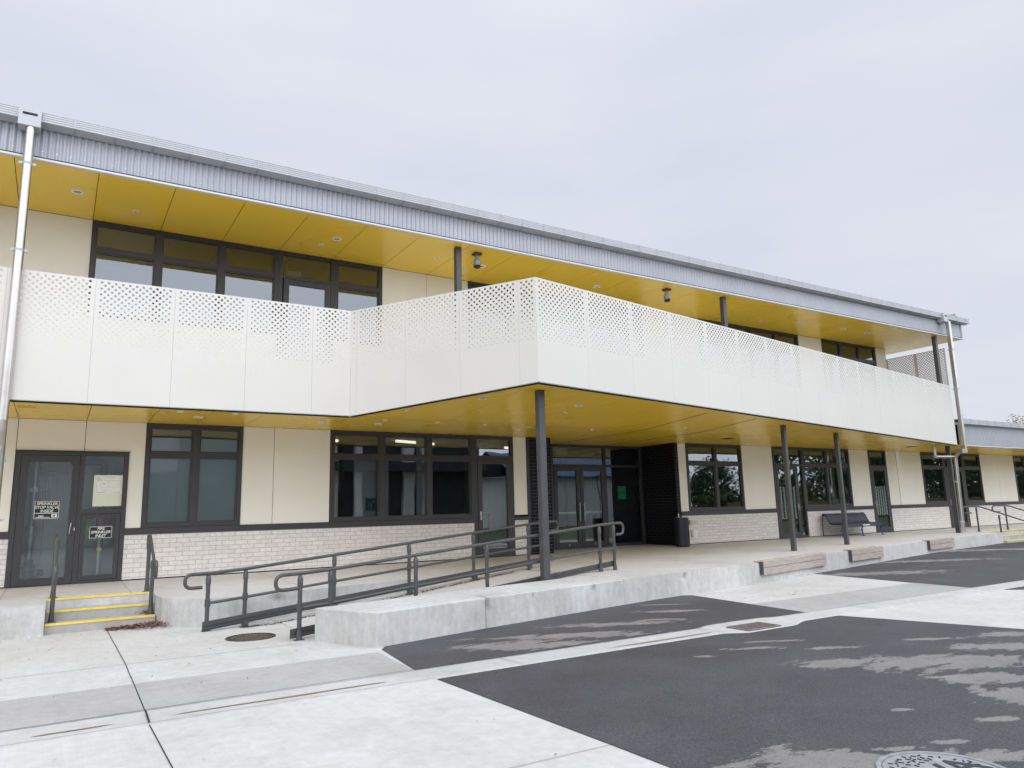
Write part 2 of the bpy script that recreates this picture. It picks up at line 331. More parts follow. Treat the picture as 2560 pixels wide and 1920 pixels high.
# dished kerb channel, following the kerb round the drain sump
def kerb():
    m=MB(); xs=[-9+i*.5 for i in range(113)]+[7.05,7.15,7.25,7.35,7.6,7.85,8.1,8.25,8.4,8.6]; xs=sorted(set(xs))
    rows=[]
    for x in xs:
        b=ss((x-7.0)/.35)*(1-ss((x-8.15)/.5)); back=-8.64+.10*b; frt=-9.075-.16*b
        z=gz(x,-8.8)
        rows.append([(x,back,z-.02),(x,back,z+.016),(x,back-.06,z+.017),(x,back-.20,z+.008),(x,back-.30,z-.0+.0085),(x,frt+.06,z+.009),(x,frt,z+.012),(x,frt,z-.02)])
    n=len(rows[0]); vs=[v for r in rows for v in r]
    fs=[(i*n+k,i*n+k+1,(i+1)*n+k+1,(i+1)*n+k) for i in range(len(rows)-1) for k in range(n-1)]
    m.add(vs,fs,True); o=m.build('kerb','concrete_kerb'); o['kind']='structure'
kerb()
def strip(name,mat,path,w,dz):
    m=MB()
    for a,b_ in zip(path,path[1:]):
        n=max(1,int((Vector(b_)-Vector(a)).length/.5))
        for i in range(n):
            p=Vector(a).lerp(Vector(b_),i/n); q=Vector(a).lerp(Vector(b_),(i+1)/n); d=(q-p).normalized(); nn=Vector((-d.y,d.x))
            j=lambda v:v+nn*(.004*noise.noise(Vector((v.x*3,v.y*3,w*50))))
            p1,q1=j(p),j(q); m.add([(*(p1-nn*w/2),gz(p.x,p.y)+dz),(*(q1-nn*w/2),gz(q.x,q.y)+dz),(*(q1+nn*w/2),gz(q.x,q.y)+dz),(*(p1+nn*w/2),gz(p.x,p.y)+dz)],[(0,1,2,3)])
    o=m.build(name,mat); o['kind']='structure'; return o
strip('pavement_joint','dark_gap',[(.76,-3.2),(.775,-6.3),(.745,-8.62)],.008,.0075)
strip('pavement_joint','dark_gap',[(.745,-8.64),(.73,-9.08)],.014,.0205)
strip('pavement_joint','dark_gap',[(.73,-9.09),(.75,-10.4),(.76,-13.5)],.008,.006)
strip('pavement_joint','iron_rust',[(-9,-6.34),(2.7,-6.27)],.009,.006)
strip('pavement_joint','dark_gap',[(-9,-8.645),(.9,-8.645),(3.16,-8.615)],.010,.0215)
strip('pavement_joint','iron_rust',[(-9,-9.072),(3.16,-9.072)],.007,.0165)
strip('pavement_joint','iron_rust',[(3.26,-11.55),(.9,-11.5)],.005,.006)
strip('pavement_joint','iron_rust',[(11.9,-7.5),(11.3,-6.2)],.008,.006)
strip('pavement_joint','dark_gap',[(7.02,-8.62),(7.1,-9.08)],.008,.0205)
strip('pavement_joint','iron_rust',[(10.2,-8.62),(10.3,-9.08)],.008,.0205)
strip('pavement_joint','iron_rust',[(4.1,-8.62),(4.14,-9.08)],.008,.0205)
def blob(name,mat,cx,cy,rx,ry,z,seed,n=26,kind='stuff',jag=.35):
    m=MB(); pts=[]
    for i in range(n):
        a=2*math.pi*i/n; k=1+jag*noise.noise(Vector((math.cos(a)*1.7+seed,math.sin(a)*1.7,seed*.7)))
        pts.append((cx+math.cos(a)*rx*k,cy+math.sin(a)*ry*k,z))
    m.add(pts,[tuple(range(n))]); o=m.build(name,mat); o['kind']=kind; return o
blob('silt','silt',1.85,-8.915,.92,.020,gz(0,-9)+.013,1)
blob('silt','silt',.22,-8.925,.26,.016,gz(0,-9)+.013,2)
blob('silt','silt',6.2,-8.94,.75,.025,gz(0,-9)+.013,3)

# ------------------------------------------------------------------ manholes, drain
def disc_cover(cx,cy,r,z,label,mats,nd,letters=None):
    e=empty('manhole_cover',(cx,cy,z),label,'manhole cover')
    rm=MB(); seg=48; vs=[]
    for k in range(seg):
        a=2*math.pi*k/seg; c,s_=math.cos(a),math.sin(a)
        vs+=[(cx+c*(r+.025),cy+s_*(r+.025),z-.003),(cx+c*(r+.022),cy+s_*(r+.022),z+.007),(cx+c*(r-.004),cy+s_*(r-.004),z+.007),(cx+c*(r-.006),cy+s_*(r-.006),z-.003)]
    rm.add(vs,[(k*4+j,((k+1)%seg)*4+j,((k+1)%seg)*4+j+1,k*4+j+1) for k in range(seg) for j in range(3)])
    rm.build('rim',mats[0],e)
    MB().cyl((cx,cy),r-.012,z-.02,z+.002,48).build('lid',mats[1],e)
    d=MB(); random.seed(nd); g=r/ (nd**.5)*1.75
    pts=[]
    for i in range(nd*8):
        a=random.random()*6.283; q=(r-.05)*math.sqrt(random.random()); x,y=q*math.cos(a),q*math.sin(a)
        if letters and abs(y-.0)<.16 and abs(x)<.25: continue
        if all((x-u)**2+(y-w)**2>(g*.62)**2 for u,w in pts): pts.append((x,y))
        if len(pts)>=nd: break
    for i,(x,y) in enumerate(pts):
        a=random.choice([.6,2.2,1.4,.1]); l=g*.27; dx,dy=math.cos(a)*l,math.sin(a)*l
        d.obox((cx+x-dx,cy+y-dy),(cx+x+dx,cy+y+dy),g*.085,z+.0022,z+.006)
    d.build('tread_pattern',mats[2],e)
    if letters: text(letters,cx,cy-.09,z+.0045,.30,e,mats[2],rot=(0,0,0),bold=.004)
    return e
disc_cover(2.30,-5.33,.29,gz(2,-5)+.003,'round dark iron manhole cover in the pale concrete by the foot of the ramp',('iron','iron','iron_rust'),150)
disc_cover(4.43,-13.10,.345,gz(4,-13)+.010,'large round pale metal manhole cover in the asphalt at the bottom edge',('iron_light','iron_light','ink'),130,'AVA')
def drain():
    z=gz(7.7,-9)+.0225; e=empty('drain_grate',(7.68,-8.99,z),'rusty slotted drain grate set into the pale kerb channel','drain grate')
    f=MB(); x0,x1,y0,y1=7.38,7.98,-9.19,-8.82
    f.box(x0,x1,y0,y0+.025,z-.02,z+.004).box(x0,x1,y1-.025,y1,z-.02,z+.004).box(x0,x0+.025,y0+.025,y1-.025,z-.02,z+.004).box(x1-.025,x1,y0+.025,y1-.025,z-.02,z+.004); f.build('frame','iron_rust',e)
    b=MB()
    for i in range(9):
        x=x0+.06+i*.06; b.box(x-.011,x+.011,y0+.026,y1-.026,z-.018,z+.002)
    b.build('bars','iron_rust',e); bx('pit','dark_gap',x0+.002,x1-.002,y0+.002,y1-.002,z-.0215,z-.019,e)
drain()

# ================================================================== PLATFORM / RAMP / RETAINING WALLS
def fz(x,y): return -.0125*min(max(-y,0),4.0)
front=[(3.33,-7.17),(5.81,-6.59),(8.82,-6.02),(12.05,-5.52),(14.93,-4.92),(18.0,-4.42),(22.9,-3.62),(27.24,-3.06)]
def rz(x,y):
    s=x+.18*(y+5); k=max(0,min(1,(s-3.0)/(7.9-3.0))); return -.452+k*(.452-.045)
bk=lambda x:-4.27+.17*(x-2.44)   # back rail line
fk=lambda x:-5.98+.197*(x-2.75)  # front rail line
# platform slab pieces (floor)
pl=MB()
ed=[(1.40,-2.40),(1.405,-3.05),(1.45,-3.35),(1.56,-3.55),(1.68,-3.66),(1.82,-3.80),(1.93,-3.93),(2.05,-4.02),(2.25,-4.06),(5.42,-3.47),(7.95,-3.02)]
def slab(pts): pl.prism(pts,-.6,fz)
slab([(1.40,0.0)]+ed[:10]+[(5.42,0.0)])
slab([(5.42,-3.47),(7.95,-3.02),(7.95,0),(5.42,0)])
slab([(7.95,-6.185),(8.82,-6.02),(12.05,-5.52),(12.05,1.5),(10.9,1.5),(10.9,0),(7.95,0)])
slab([(12.05,-5.52),(14.93,-4.92),(15.3,-4.86),(15.3,1.5),(12.05,1.5)])
slab([(15.3,-4.86),(18.0,-4.42),(22.9,-3.62),(22.9,0),(15.3,0)])
slab([(22.9,-3.62),(27.24,-3.06),(27.24,0),(22.9,0)])
slab([(27.24,-2.42),(48,-2.42),(48,0),(27.24,0)])
slab([(-9,-3.2),(-.012,-3.24),(-.012,0),(-9,0)])
slab([(-.012,-2.42),(1.40,-2.42),(1.40,0),(-.012,0)])
o=pl.build('verandah_floor',['concrete_floor','concrete_wall']); o['kind']='structure'
for p in o.data.polygons:
    if abs(p.normal.z)<.5: p.material_index=1
def fstrip(path,w):
    m=MB()
    for a,b_ in zip(path,path[1:]):
        n=max(1,int((Vector(b_)-Vector(a)).length/.4))
        for i in range(n):
            p=Vector(a).lerp(Vector(b_),i/n); q=Vector(a).lerp(Vector(b_),(i+1)/n); d=(q-p).normalized(); nn=Vector((-d.y,d.x))*w/2
            m.add([(*(p-nn),fz(p.x,p.y)+.002),(*(q-nn),fz(q.x,q.y)+.002),(*(q+nn),fz(q.x,q.y)+.002),(*(p+nn),fz(p.x,p.y)+.002)],[(0,1,2,3)])
    o=m.build('floor_joint','iron',None); o['kind']='structure'
for x,y1 in ((-.6,-3.1),(1.13,-2.36),(3.56,-3.75),(6.0,-3.3),(10.9,-5.65),(15.2,-4.8),(19.4,-4.15),(23.6,-3.45)): fstrip([(x,-.02),(x,y1)],.006)
fstrip([(8.9,-5.3),(12.2,-4.76),(14.8,-4.24),(18.8,-3.6),(27.2,-2.35)],.008)
fstrip([(7.97,-2.95),(10.9,-2.95),(27.2,-2.94 if False else -1.2)],.005)
# ramp surface
m=MB()
for i in range(12):
    x0=2.95+i*.43; x1=x0+.43
    pts=[(x0,bk(x0)-.02),(x0,fk(x0)-.18),(x1,fk(x1)-.18),(x1,bk(x1)-.02)]
    pts=[(x0,fk(x0)-.30),(x1,fk(x1)-.30),(x1,bk(x1)+.55),(x0,bk(x0)+.55)]
    m.prism(pts,-.62,lambda x,y:rz(x,y)-.0)
o=m.build('ramp','concrete_pave'); o['kind']='structure'
# low seat wall in front of ramp
w=empty('retaining_wall',(5.5,-6.2,-.45),'long low pale concrete seat wall with water stains in front of the ramp','wall')
def inner(p): return (p[0]-.22,p[1]+.985)
m=MB(); fr_=[(3.33,-7.17),(5.02,-6.78),(7.95,-6.185)]
bkp=[(7.95,-5.22),(5.0,-5.72),(2.88,-6.18)]
m.prism([(3.33,-7.17),(5.02,-6.78),(5.00,-5.72),(2.88,-6.18)],-.7,-.05); m.prism([(5.028,-6.778),(7.95,-6.185),(7.95,-5.16),(5.008,-5.715)],-.7,-.05)
o=m.build('wall_body','concrete_wall',w,bevel=.012)
# steps left
def steps(label,x0,x1,yt,n,rise,tread,ztop,cat='steps'):
    e=empty('concrete_steps',((x0+x1)/2,yt-tread*n,-.45),label,cat)
    for k in range(n):
        ztk=ztop-rise*k; y0=yt-tread*k
        if k>0:
            bx('tread','concrete_step',x0,x1,y0,yt+.0-.002,-.62 if k==n-1 else ztk-rise*.99,ztk,e)
        bx('nosing','nosing_yellow',x0+.005,x1-.005,y0-.008,y0+.055,ztk-.022,ztk+.006,e)
    return e
steps('three wide concrete steps with yellow nosings below the glazed plant room door',-.008,1.396,-2.42,3,.14,.36,-.030)
bx('tread','concrete_step',-.008,1.396,-2.4195,-2.30,-.17,-.0305,bpy.data.objects['concrete_steps'])
e=steps('concrete steps with faded yellow nosings beyond the far steel downpipe',27.26,46,-2.44,3,.14,.36,-.028)

# timber planks fixed to the wall edge
def onfront(x):
    for (a,b) in zip(front,front[1:]):
        if a[0]<=x<=b[0]:
            k=(x-a[0])/(b[0]-a[0]); return a[1]+k*(b[1]-a[1])
for (x0,x1,lab,split) in ((12.06,14.93,'longest weathered timber cladding block bolted to the platform edge, nearest the ramp',None),(16.2,17.95,'middle weathered timber block on the platform edge with a stain at its top',16.55),(21.05,22.95,'farthest weathered timber block on the platform edge near the steel downpipe',None)):
    e=empty('timber_bench_block',(x0,onfront(x0),-.3),lab,'timber block','timber blocks on the platform edge')
    a=Vector((x0,onfront(x0))); b=Vector((x1,onfront(x1))); d=(b-a).normalized(); n=Vector((d.y,-d.x))
    a2=a+n*.035; b2=b+n*.035
    for (za,zb) in ((-.145,-.022),(-.29,-.152)):
        MB().obox(a2,b2,.033,za,zb).build('plank','timber',e,bevel=.005)
    a3=a-n*.07; b3=b-n*.07
    MB().obox(a3,b3,.068,-.05,-.021).build('plank','timber',e,bevel=.005)
    MB().obox(a+n*.02-d*.035,a+n*.02-d*.003,.055,-.275,-.03).build('end_bracket','steel_grey',e)
    k=4 if x1-x0>2.5 else 3
    for i in range(k):
        p=a2.lerp(b2,(i+.5)/k); MB().cyl((p.x-n.x*.0,p.y-n.y*.0),.022,-.0215,-.008,10,.012).build('bolt','stainless',e)

# ================================================================== HANDRAILS
def bez(pts,n=5,r=.12):
    """round the corners of a polyline"""
    P=[Vector(p) for p in pts]; out=[P[0]]
    for i in range(1,len(P)-1):
        a,b,c=P[i-1],P[i],P[i+1]; ra=min(r,(b-a).length*.49); rc=min(r,(c-b).length*.49)
        s=b+(a-b).normalized()*ra; t_=b+(c-b).normalized()*rc
        for k in range(n+1):
            u=k/n; out.append(s*(1-u)**2+b*2*u*(1-u)+t_*u*u)
    out.append(P[-1]); return out
def pipe_post(e,x,y,zb,zt,r=.030,foot=True,mid=None):
    m=MB().cyl((x,y),r,zb,zt-.06,12); o=m.build('post','rail_grey',e)
    MB().tube([(x,y,zt-.12),(x,y,zt-.03),(x,y,zt+.0),(x,y,zt+.02)],[r*1.22,r*1.22,r*.9,r*.45],12).build('post_cap','rail_grey',e)
    if foot:
        MB().cyl((x,y),r*1.35,zb+.006,zb+.11,12,r*1.15).box(x-.065,x+.065,y-.045,y+.045,zb,zb+.008).build('base_plate','rail_grey',e)
    if mid: MB().cyl((x,y),r*1.3,mid-.05,mid+.05,12).build('clamp','rail_grey',e)
# back ramp rail
e=empty('ramp_handrail',(2,-4.3,-.45),'dark grey ramp handrail on the building side of the ramp','handrail','ramp handrails')
bp=lambda x,z:(x,-4.36+.17*(x-1.93),z)
MB().tube(bez([bp(1.83,.150),bp(1.60,.148),bp(1.60,.335),bp(1.93,.335),bp(2.45,.362),bp(8.1,.838),bp(8.50,.862),bp(8.80,.862),bp(8.80,.68),bp(8.585,.683)],6,.10),.0245,12).build('top_rail','rail_grey',e)
MB().tube(bez([bp(1.92,-.071),bp(2.1,-.062),bp(8.25,.405),bp(8.5,.41)],4,.1),.021,10).build('mid_rail','rail_grey',e)
zt=lambda x:-.315+(x-1.85)*(.51/6.75)
a=bp(1.85,0); b=bp(8.59,0)
MB().obox((a[0],a[1]-.03),(b[0],b[1]-.03),.006,zt(1.85)-.125,zt(1.85),zt(8.59)-.10,zt(8.59)).build('kick_plate','steel_grey',e)
MB().obox((a[0],a[1]-.045),(b[0],b[1]-.045),.008,zt(1.85)-.055,zt(1.85)-.045,zt(8.59)-.055,zt(8.59)-.045).obox((a[0],a[1]-.045),(b[0],b[1]-.045),.009,zt(1.85)-.10,zt(1.85)-.088,zt(8.59)-.096,zt(8.59)-.086).build('kick_rib','steel_grey',e)
for x,t_ in ((1.915,.301),(2.44,.333),(3.84,.451),(5.23,.559),(6.62,.678),(7.985,.796)):
    pz=zt(x)-.13 if x>2 else -.45; pipe_post(e,x,bp(x,0)[1]+.015,pz,t_,mid=-.071+(x-1.92)*.0752)
for x in (2.44,3.84,5.23,6.62,7.98):
    y=bp(x,0)[1]-.02; z=rz(x,y); MB().box(x-.07,x+.07,y-.07,y+.05,z,z+.010).box(x-.045,x+.045,y-.03,y+.02,z+.01,z+.09).build('bracket','rail_grey',e)
# front ramp rail
e=empty('ramp_handrail',(2.75,-5.98,-.45),'dark grey ramp handrail along the low concrete wall on the outer side','handrail','ramp handrails')
fp=lambda x,z:(x,-5.98+.197*(x-2.75),z)
MB().tube(bez([fp(2.80,-.05),fp(2.66,-.055)],1)+[]  if False else bez([fp(5.85,.160),fp(4.38,.05),fp(3.3,-.035),fp(2.75,-.060)],3,.2),.021,10).build('mid_rail','rail_grey',e)
MB().tube(bez([fp(5.85,.160),fp(8.3,.338),fp(8.98,.358)],3,.1),.021,10).build('mid_rail','rail_grey',e)
MB().tube(bez([fp(2.72,.188),fp(2.42,.178),fp(2.42,.368),fp(2.75,.372),fp(3.17,.392),fp(8.5,.795),fp(8.9,.818),fp(9.25,.822),fp(9.25,.612),fp(9.02,.612)],6,.11),.0245,12).build('top_rail','rail_grey',e)
zf_=lambda x:-.312+(x-2.635)*(.442/6.28)
for x0,x1 in ((2.635,9.0),):
    a=fp(x0,0); b=fp(x1,0); MB().obox((a[0],a[1]+.035),(b[0],b[1]+.035),.006,zf_(x0)-.115,zf_(x0),zf_(x1)-.10,zf_(x1)).obox((a[0],a[1]+.025),(b[0],b[1]+.025),.007,zf_(x0)-.05,zf_(x0)-.04,zf_(x1)-.05,zf_(x1)-.04).build('kick_plate','steel_grey',e)
for x,zb,t_ in ((2.745,-.45,.336),(3.171,-.4,.361),(4.517,-.3,.448),(5.86,-.2,.558),(8.56,-.05,.759),(8.96,-.05,.775)):
    pipe_post(e,x,fp(x,0)[1],zb,t_,foot=x<3 or x>8,mid=-.05+(x-2.745)*.0655)
# stair rails left
def stair_rail(x,label,zup=.855,yt=-2.28,yb=-2.94,zl=-.31,ztb=.515,side=1,grp='stair handrails'):
    e=empty('stair_handrail',(x,yt,-.03),label,'handrail',grp)
    pipe_post(e,x,yt,-.028,zup-.04); pipe_post(e,x,yb,zl,ztb-.03)
    MB().tube(bez([(x,yt+.07,zup-.24),(x,yt+.19,zup-.22),(x,yt+.19,zup),(x,yt-.05,zup),(x,yb-.12,ztb-.035),(x,yb-.45,ztb-.035),(x,yb-.45,ztb-.26),(x,yb-.30,ztb-.27)],6,.08),.0235,12).build('top_rail','rail_grey',e)
    return e
stair_rail(1.345,'dark grey stair handrail on the right side of the yellow-edged steps',grp='stair handrails by the plant room')
stair_rail(.07,'dark grey stair handrail on the left side of the yellow-edged steps',grp='stair handrails by the plant room')
def far_rail(x,label):
    e=empty('stair_handrail',(x,-2.18,-.03),label,'handrail','stair handrails at the far steps')
    pipe_post(e,x,-2.18,-.028,.80,r=.028); pipe_post(e,x+.62,-2.6,-.10,.52,r=.028,foot=False)
    dx=.60/.45
    MB().tube(bez([(x-.12,-2.05,.62),(x-.55,-2.0,.62),(x-.55,-2.0,.84),(x+.12,-2.22,.84),(x+1.35,-3.1,.29),(x+1.95,-3.3,.27),(x+1.95,-3.3,.05),(x+1.6,-3.2,.05)],6,.13),.024,12).build('top_rail','rail_grey',e)
far_rail(27.55,'near dark handrail with looped ends at the far steps'); far_rail(29.6,'second looped dark handrail at the far steps, farther along the wall'); far_rail(32.1,'third looped dark handrail at the far steps, cut by the right frame edge')

# ================================================================== BUILDING
B=empty('school_building',(13,0,0),'long two storey cream building with yellow soffits and a perforated white balcony','building')
H1=2.95; HU=6.88
def wall_run(x0,x1,z0,z1,mat,y0=0.,y1=.14,name='wall_panel',parent=B): return bx(name,mat,x0,x1,y0,y1,z0,z1,parent)
GAP=.005
def clad(xs,z0,z1,parent=B,mat='cream'):
    for a,b_ in zip(xs,xs[1:]):
        bx('wall_panel',mat,a+GAP,b_-GAP,0,.03,z0+.003,z1-.004,parent,.002)
    bx('wall_backing','black',xs[0]+.001,xs[-1]-.001,.031,.14,z0,z1,parent)
# ground floor cladding
clad([-9,-6,-3.05,-.655],.955,H1); clad([-.655,.396],2.385,H1); bx('wall_backing','black',.396,1.405,.031,.14,2.386,H1,B); bx('wall_backing','black',1.14,1.405,.031,.14,.955,2.385,B); o_=MB().box(.401,1.405,0,.03,2.388,H1-.004).box(1.142,1.405,0,.03,.958,2.388); o_.build('wall_panel','cream',B); clad([3.2,3.836,5.04],.955,H1)
clad([9.745,10.15],.99,H1); clad([15.455,15.79],.955,H1); clad([18.19,19.66],.955,H1); clad([23.75,24.92],.955,H1); clad([26.0,26.68],.955,H1); clad([26.7,28.36],.955,H1)
# brick plinths
def plinth(x0,x1,parent=B,top=.835):
    bx('brick_plinth','brick_pale',x0,x1,-.012,.13,.022,top,parent)
    bx('plinth_gap','black',x0,x1,.012,.12,-.05,.0215,parent)
    bx('sill_band','frame_grey',x0,x1,-.035,.13,top+.001,.953,parent,.004)
plinth(-9,-.645); plinth(1.14,8.60); plinth(9.745,10.15,top=.865); plinth(15.455,19.66); plinth(21.17,24.92); plinth(26.0,29.94)
# black brick entrance
bx('brick_pier','brick_black',10.225,10.9,-.02,.14,0,H1,B); bx('corner_post','frame_grey',10.152,10.222,-.03,.1,0,H1,B)
bx('brick_pier','brick_black_side',10.76,10.9,.141,1.35,0,H1,B)
bx('brick_pier','brick_black',15.302,15.45,-.02,.0,0,H1,B); bx('brick_pier','brick_black_side',15.30,15.452,.001,1.46,0,H1,B)
# windows ---------------------------------------------------------------
def window(parent,x0,x1,z0,z1,mulls=(),trans=(),y=0.,gmat='glass',fo=.075,fm=.10,sash=(),name='window',depth=.09,transfull=True):
    f=MB(); ya,yb=y-.022,y+depth
    f.box(x0,x0+fo,ya,yb,z0,z1).box(x1-fo,x1,ya,yb,z0,z1).box(x0+fo,x1-fo,ya,yb,z1-fo,z1).box(x0+fo,x1-fo,ya,yb,z0,z0+fo)
    for mxx in mulls: f.box(mxx-fm/2,mxx+fm/2,ya+.003,yb-.003,z0+fo,z1-fo)
    edges=[x0+fo]+[v for mm in mulls for v in (mm-fm/2,mm+fm/2)]+[x1-fo]
    bays=[(edges[i],edges[i+1]) for i in range(0,len(edges),2)]
    for (a,b_) in bays:
        for tz in trans: f.box(a,b_,ya+.005,yb-.005,tz-.045,tz+.045)
    o=f.build(name,'frame_grey',parent,.003)
    # panes
    zz=[z0+fo]+[v for tz in trans for v in (tz-.045,tz+.045)]+[z1-fo]
    g=MB(); s=MB(); has=False
    for (a,b_) in bays:
        for i in range(0,len(zz),2):
            za,zb=zz[i],zz[i+1]; fs=.028
            s.box(a,a+fs,y+.0,y+.05,za,zb).box(b_-fs,b_,y+.0,y+.05,za,zb).box(a+fs,b_-fs,y+.0,y+.05,za,za+fs).box(a+fs,b_-fs,y+.0,y+.05,zb-fs,zb)
            tl=random.uniform(-.0009,.0009); g.add([(a+.01,y+.035-tl,za+.01),(b_-.01,y+.035+tl,za+.01),(b_-.01,y+.035+tl,zb-.01),(a+.01,y+.035-tl,zb-.01)],[(0,1,2,3)])
    s.build('frame','frame_grey',o); g.build('pane',gmat,o)
    return o
def door(parent,x0,x1,z0,z1,y=0.,st=.11,bot=.13,hand='bar',gmat='glass',hx=None,hz=1.0,film=False,name='door'):
    d=MB(); ya,yb=y-.03,y+.035
    d.box(x0,x0+st,ya,yb,z0,z1).box(x1-st,x1,ya,yb,z0,z1).box(x0+st,x1-st,ya,yb,z1-st,z1).box(x0+st,x1-st,ya,yb,z0,z0+bot)
    o=d.build(name,'frame_grey',parent,.004)
    MB().add([(x0+st-.005,y+.004,z0+bot-.005),(x1-st+.005,y+.004,z0+bot-.005),(x1-st+.005,y+.004,z1-st+.005),(x0+st-.005,y+.004,z1-st+.005)],[(0,1,2,3)]).build('pane',gmat,o)
    hx=hx if hx is not None else x1-st/2
    if hand=='bar':
        MB().tube(bez([(hx,ya,hz+.10),(hx-.03,ya-.06,hz+.10),(hx-.05,ya-.06,hz-.10),(hx,ya,hz-.11)],5,.025),.009,8).build('handle','stainless',o)
    elif hand=='long':
        MB().tube([(hx,ya-.055,hz-.26),(hx,ya-.055,hz+.26)],.013,10).tube([(hx,ya-.055,hz+.2),(hx,ya,hz+.2)],.010,8).tube([(hx,ya-.055,hz-.2),(hx,ya,hz-.2)],.010,8).build('handle','stainless',o)
    elif hand=='lever':
        MB().box(hx-.02,hx+.02,ya-.008,ya,hz-.10,hz+.10).tube([(hx,ya,hz-.02),(hx,ya-.05,hz-.02),(hx+.11,ya-.05,hz-.02)],.008,8).build('handle','stainless',o)
    if film:
        f=MB(); zA,zB=z0+.62,z0+1.62; random.seed(7); sx=x0+st; n=5; cw=(x1-x0-2*st)/n
        for i in range(n):
            for k in range(16):
                cx=sx+cw*(i+.5); cz=zA+(zB-zA)*(k+.5)/16
                # leaf-like lozenges of frosted film
                a=R_(35 if (i+k)%2 else -35); L_,w_=cw*.52,cw*.26
                f.add([(cx+math.cos(a)*L_,y-.001,cz+math.sin(a)*L_),(cx-math.sin(a)*w_,y-.001,cz+math.cos(a)*w_),(cx-math.cos(a)*L_,y-.001,cz-math.sin(a)*L_),(cx+math.sin(a)*w_,y-.001,cz-math.cos(a)*w_)],[(0,1,2,3)])
        f.build('frosted_film','film',o)
    return o
# plant room door set
f=MB(); f.box(-.645,-.565,-.03,.09,0,2.36).box(.345,.425,-.03,.09,0,2.30).box(1.06,1.135,-.03,.09,0,2.36).box(-.565,1.06,-.03,.09,2.30,2.36).box(.425,1.06,-.03,.09,1.235,1.315).box(.425,1.06,-.03,.09,0,.05).box(-.66,1.15,-.05,.1,2.361,2.382)
f.build('door_frame','frame_grey',B,.003)
door(B,-.56,.34,.012,2.295,y=-.005,st=.115,bot=.125,hand='bar',gmat='glass_clear',hx=.30,hz=.985)
door(B,.43,1.055,.055,1.23,y=-.005,st=.075,bot=.085,hand=None,gmat='glass_clear',name='hatch')
MB().add([(.42,.03,1.31),(1.065,.03,1.31),(1.065,.03,2.305),(.42,.03,2.305)],[(0,1,2,3)]).build('pane','glass_clear',B)
bx('lock','cream_plastic',.318,.334,-.04,-.034,.945,.995,B)
window(B,1.41,3.20,.956,2.948,(2.31,),(2.345,),fm=.125)
window(B,5.045,8.60,.956,2.948,(6.244,7.415),(2.37,),fm=.125)
# door 2 next to window
f=MB(); f.box(8.60,8.70,-.024,.09,0,2.948).box(9.67,9.745,-.024,.09,0,2.948).box(8.70,9.67,-.024,.09,2.87,2.948).box(8.70,9.67,-.024,.09,2.375,2.455); f.build('door_frame','frame_grey',B,.003)
MB().add([(8.69,.03,2.45),(9.68,.03,2.45),(9.68,.03,2.88),(8.69,.03,2.88)],[(0,1,2,3)]).build('pane','glass',B)
door(B,8.71,9.665,.012,2.37,st=.12,bot=.2,hand='lever',hx=8.78,hz=1.0,gmat='glass')
window(B,15.79,18.19,.956,2.948,(17.02,),(2.365,))
# door 3 + window
f=MB(); f.box(19.66,19.74,-.024,.09,0,2.948).box(21.09,21.17,-.024,.09,0,2.948).box(20.80,20.85,-.02,.085,0,2.32).box(19.74,21.09,-.024,.09,2.87,2.948).box(19.74,21.09,-.024,.09,2.32,2.40).box(20.85,21.09,-.02,.085,0,.07); f.build('door_frame','frame_grey',B,.003)
MB().add([(19.73,.03,2.39),(21.1,.03,2.39),(21.1,.03,2.88),(19.73,.03,2.88)],[(0,1,2,3)]).add([(20.84,.03,.06),(21.1,.03,.06),(21.1,.03,2.33),(20.84,.03,2.33)],[(0,1,2,3)]).build('pane','glass',B)
door(B,19.745,20.795,.012,2.315,st=.11,bot=.18,hand='lever',hx=20.73,film=True)
window(B,21.171,23.75,.956,2.948,(22.46,),(2.365,))
f=MB(); f.box(24.92,25.0,-.024,.09,0,2.948).box(25.92,26.0,-.024,.09,0,2.948).box(25.0,25.92,-.024,.09,2.87,2.948).box(25.0,25.92,-.024,.09,2.32,2.40); f.build('door_frame','frame_grey',B,.003)
MB().add([(24.99,.03,2.39),(25.93,.03,2.39),(25.93,.03,2.88),(24.99,.03,2.88)],[(0,1,2,3)]).build('pane','glass',B)
door(B,25.005,25.915,.012,2.315,st=.11,bot=.18,hand='lever',hx=25.06,film=True)
window(B,28.36,29.94,.956,2.948,(),(2.365,))
f=MB(); f.box(29.941,30.04,-.024,.09,0,2.948).box(31.3,31.39,-.024,.09,0,2.948).box(30.04,31.3,-.024,.09,2.87,2.948).box(30.04,31.3,-.024,.09,2.32,2.40); f.build('door_frame','frame_grey',B,.003)
MB().add([(30.03,.03,2.39),(31.31,.03,2.39),(31.31,.03,2.88),(30.03,.03,2.88)],[(0,1,2,3)]).build('pane','glass',B)
door(B,30.045,31.295,.012,2.315,st=.11,bot=.18,hand='lever',hx=30.1)
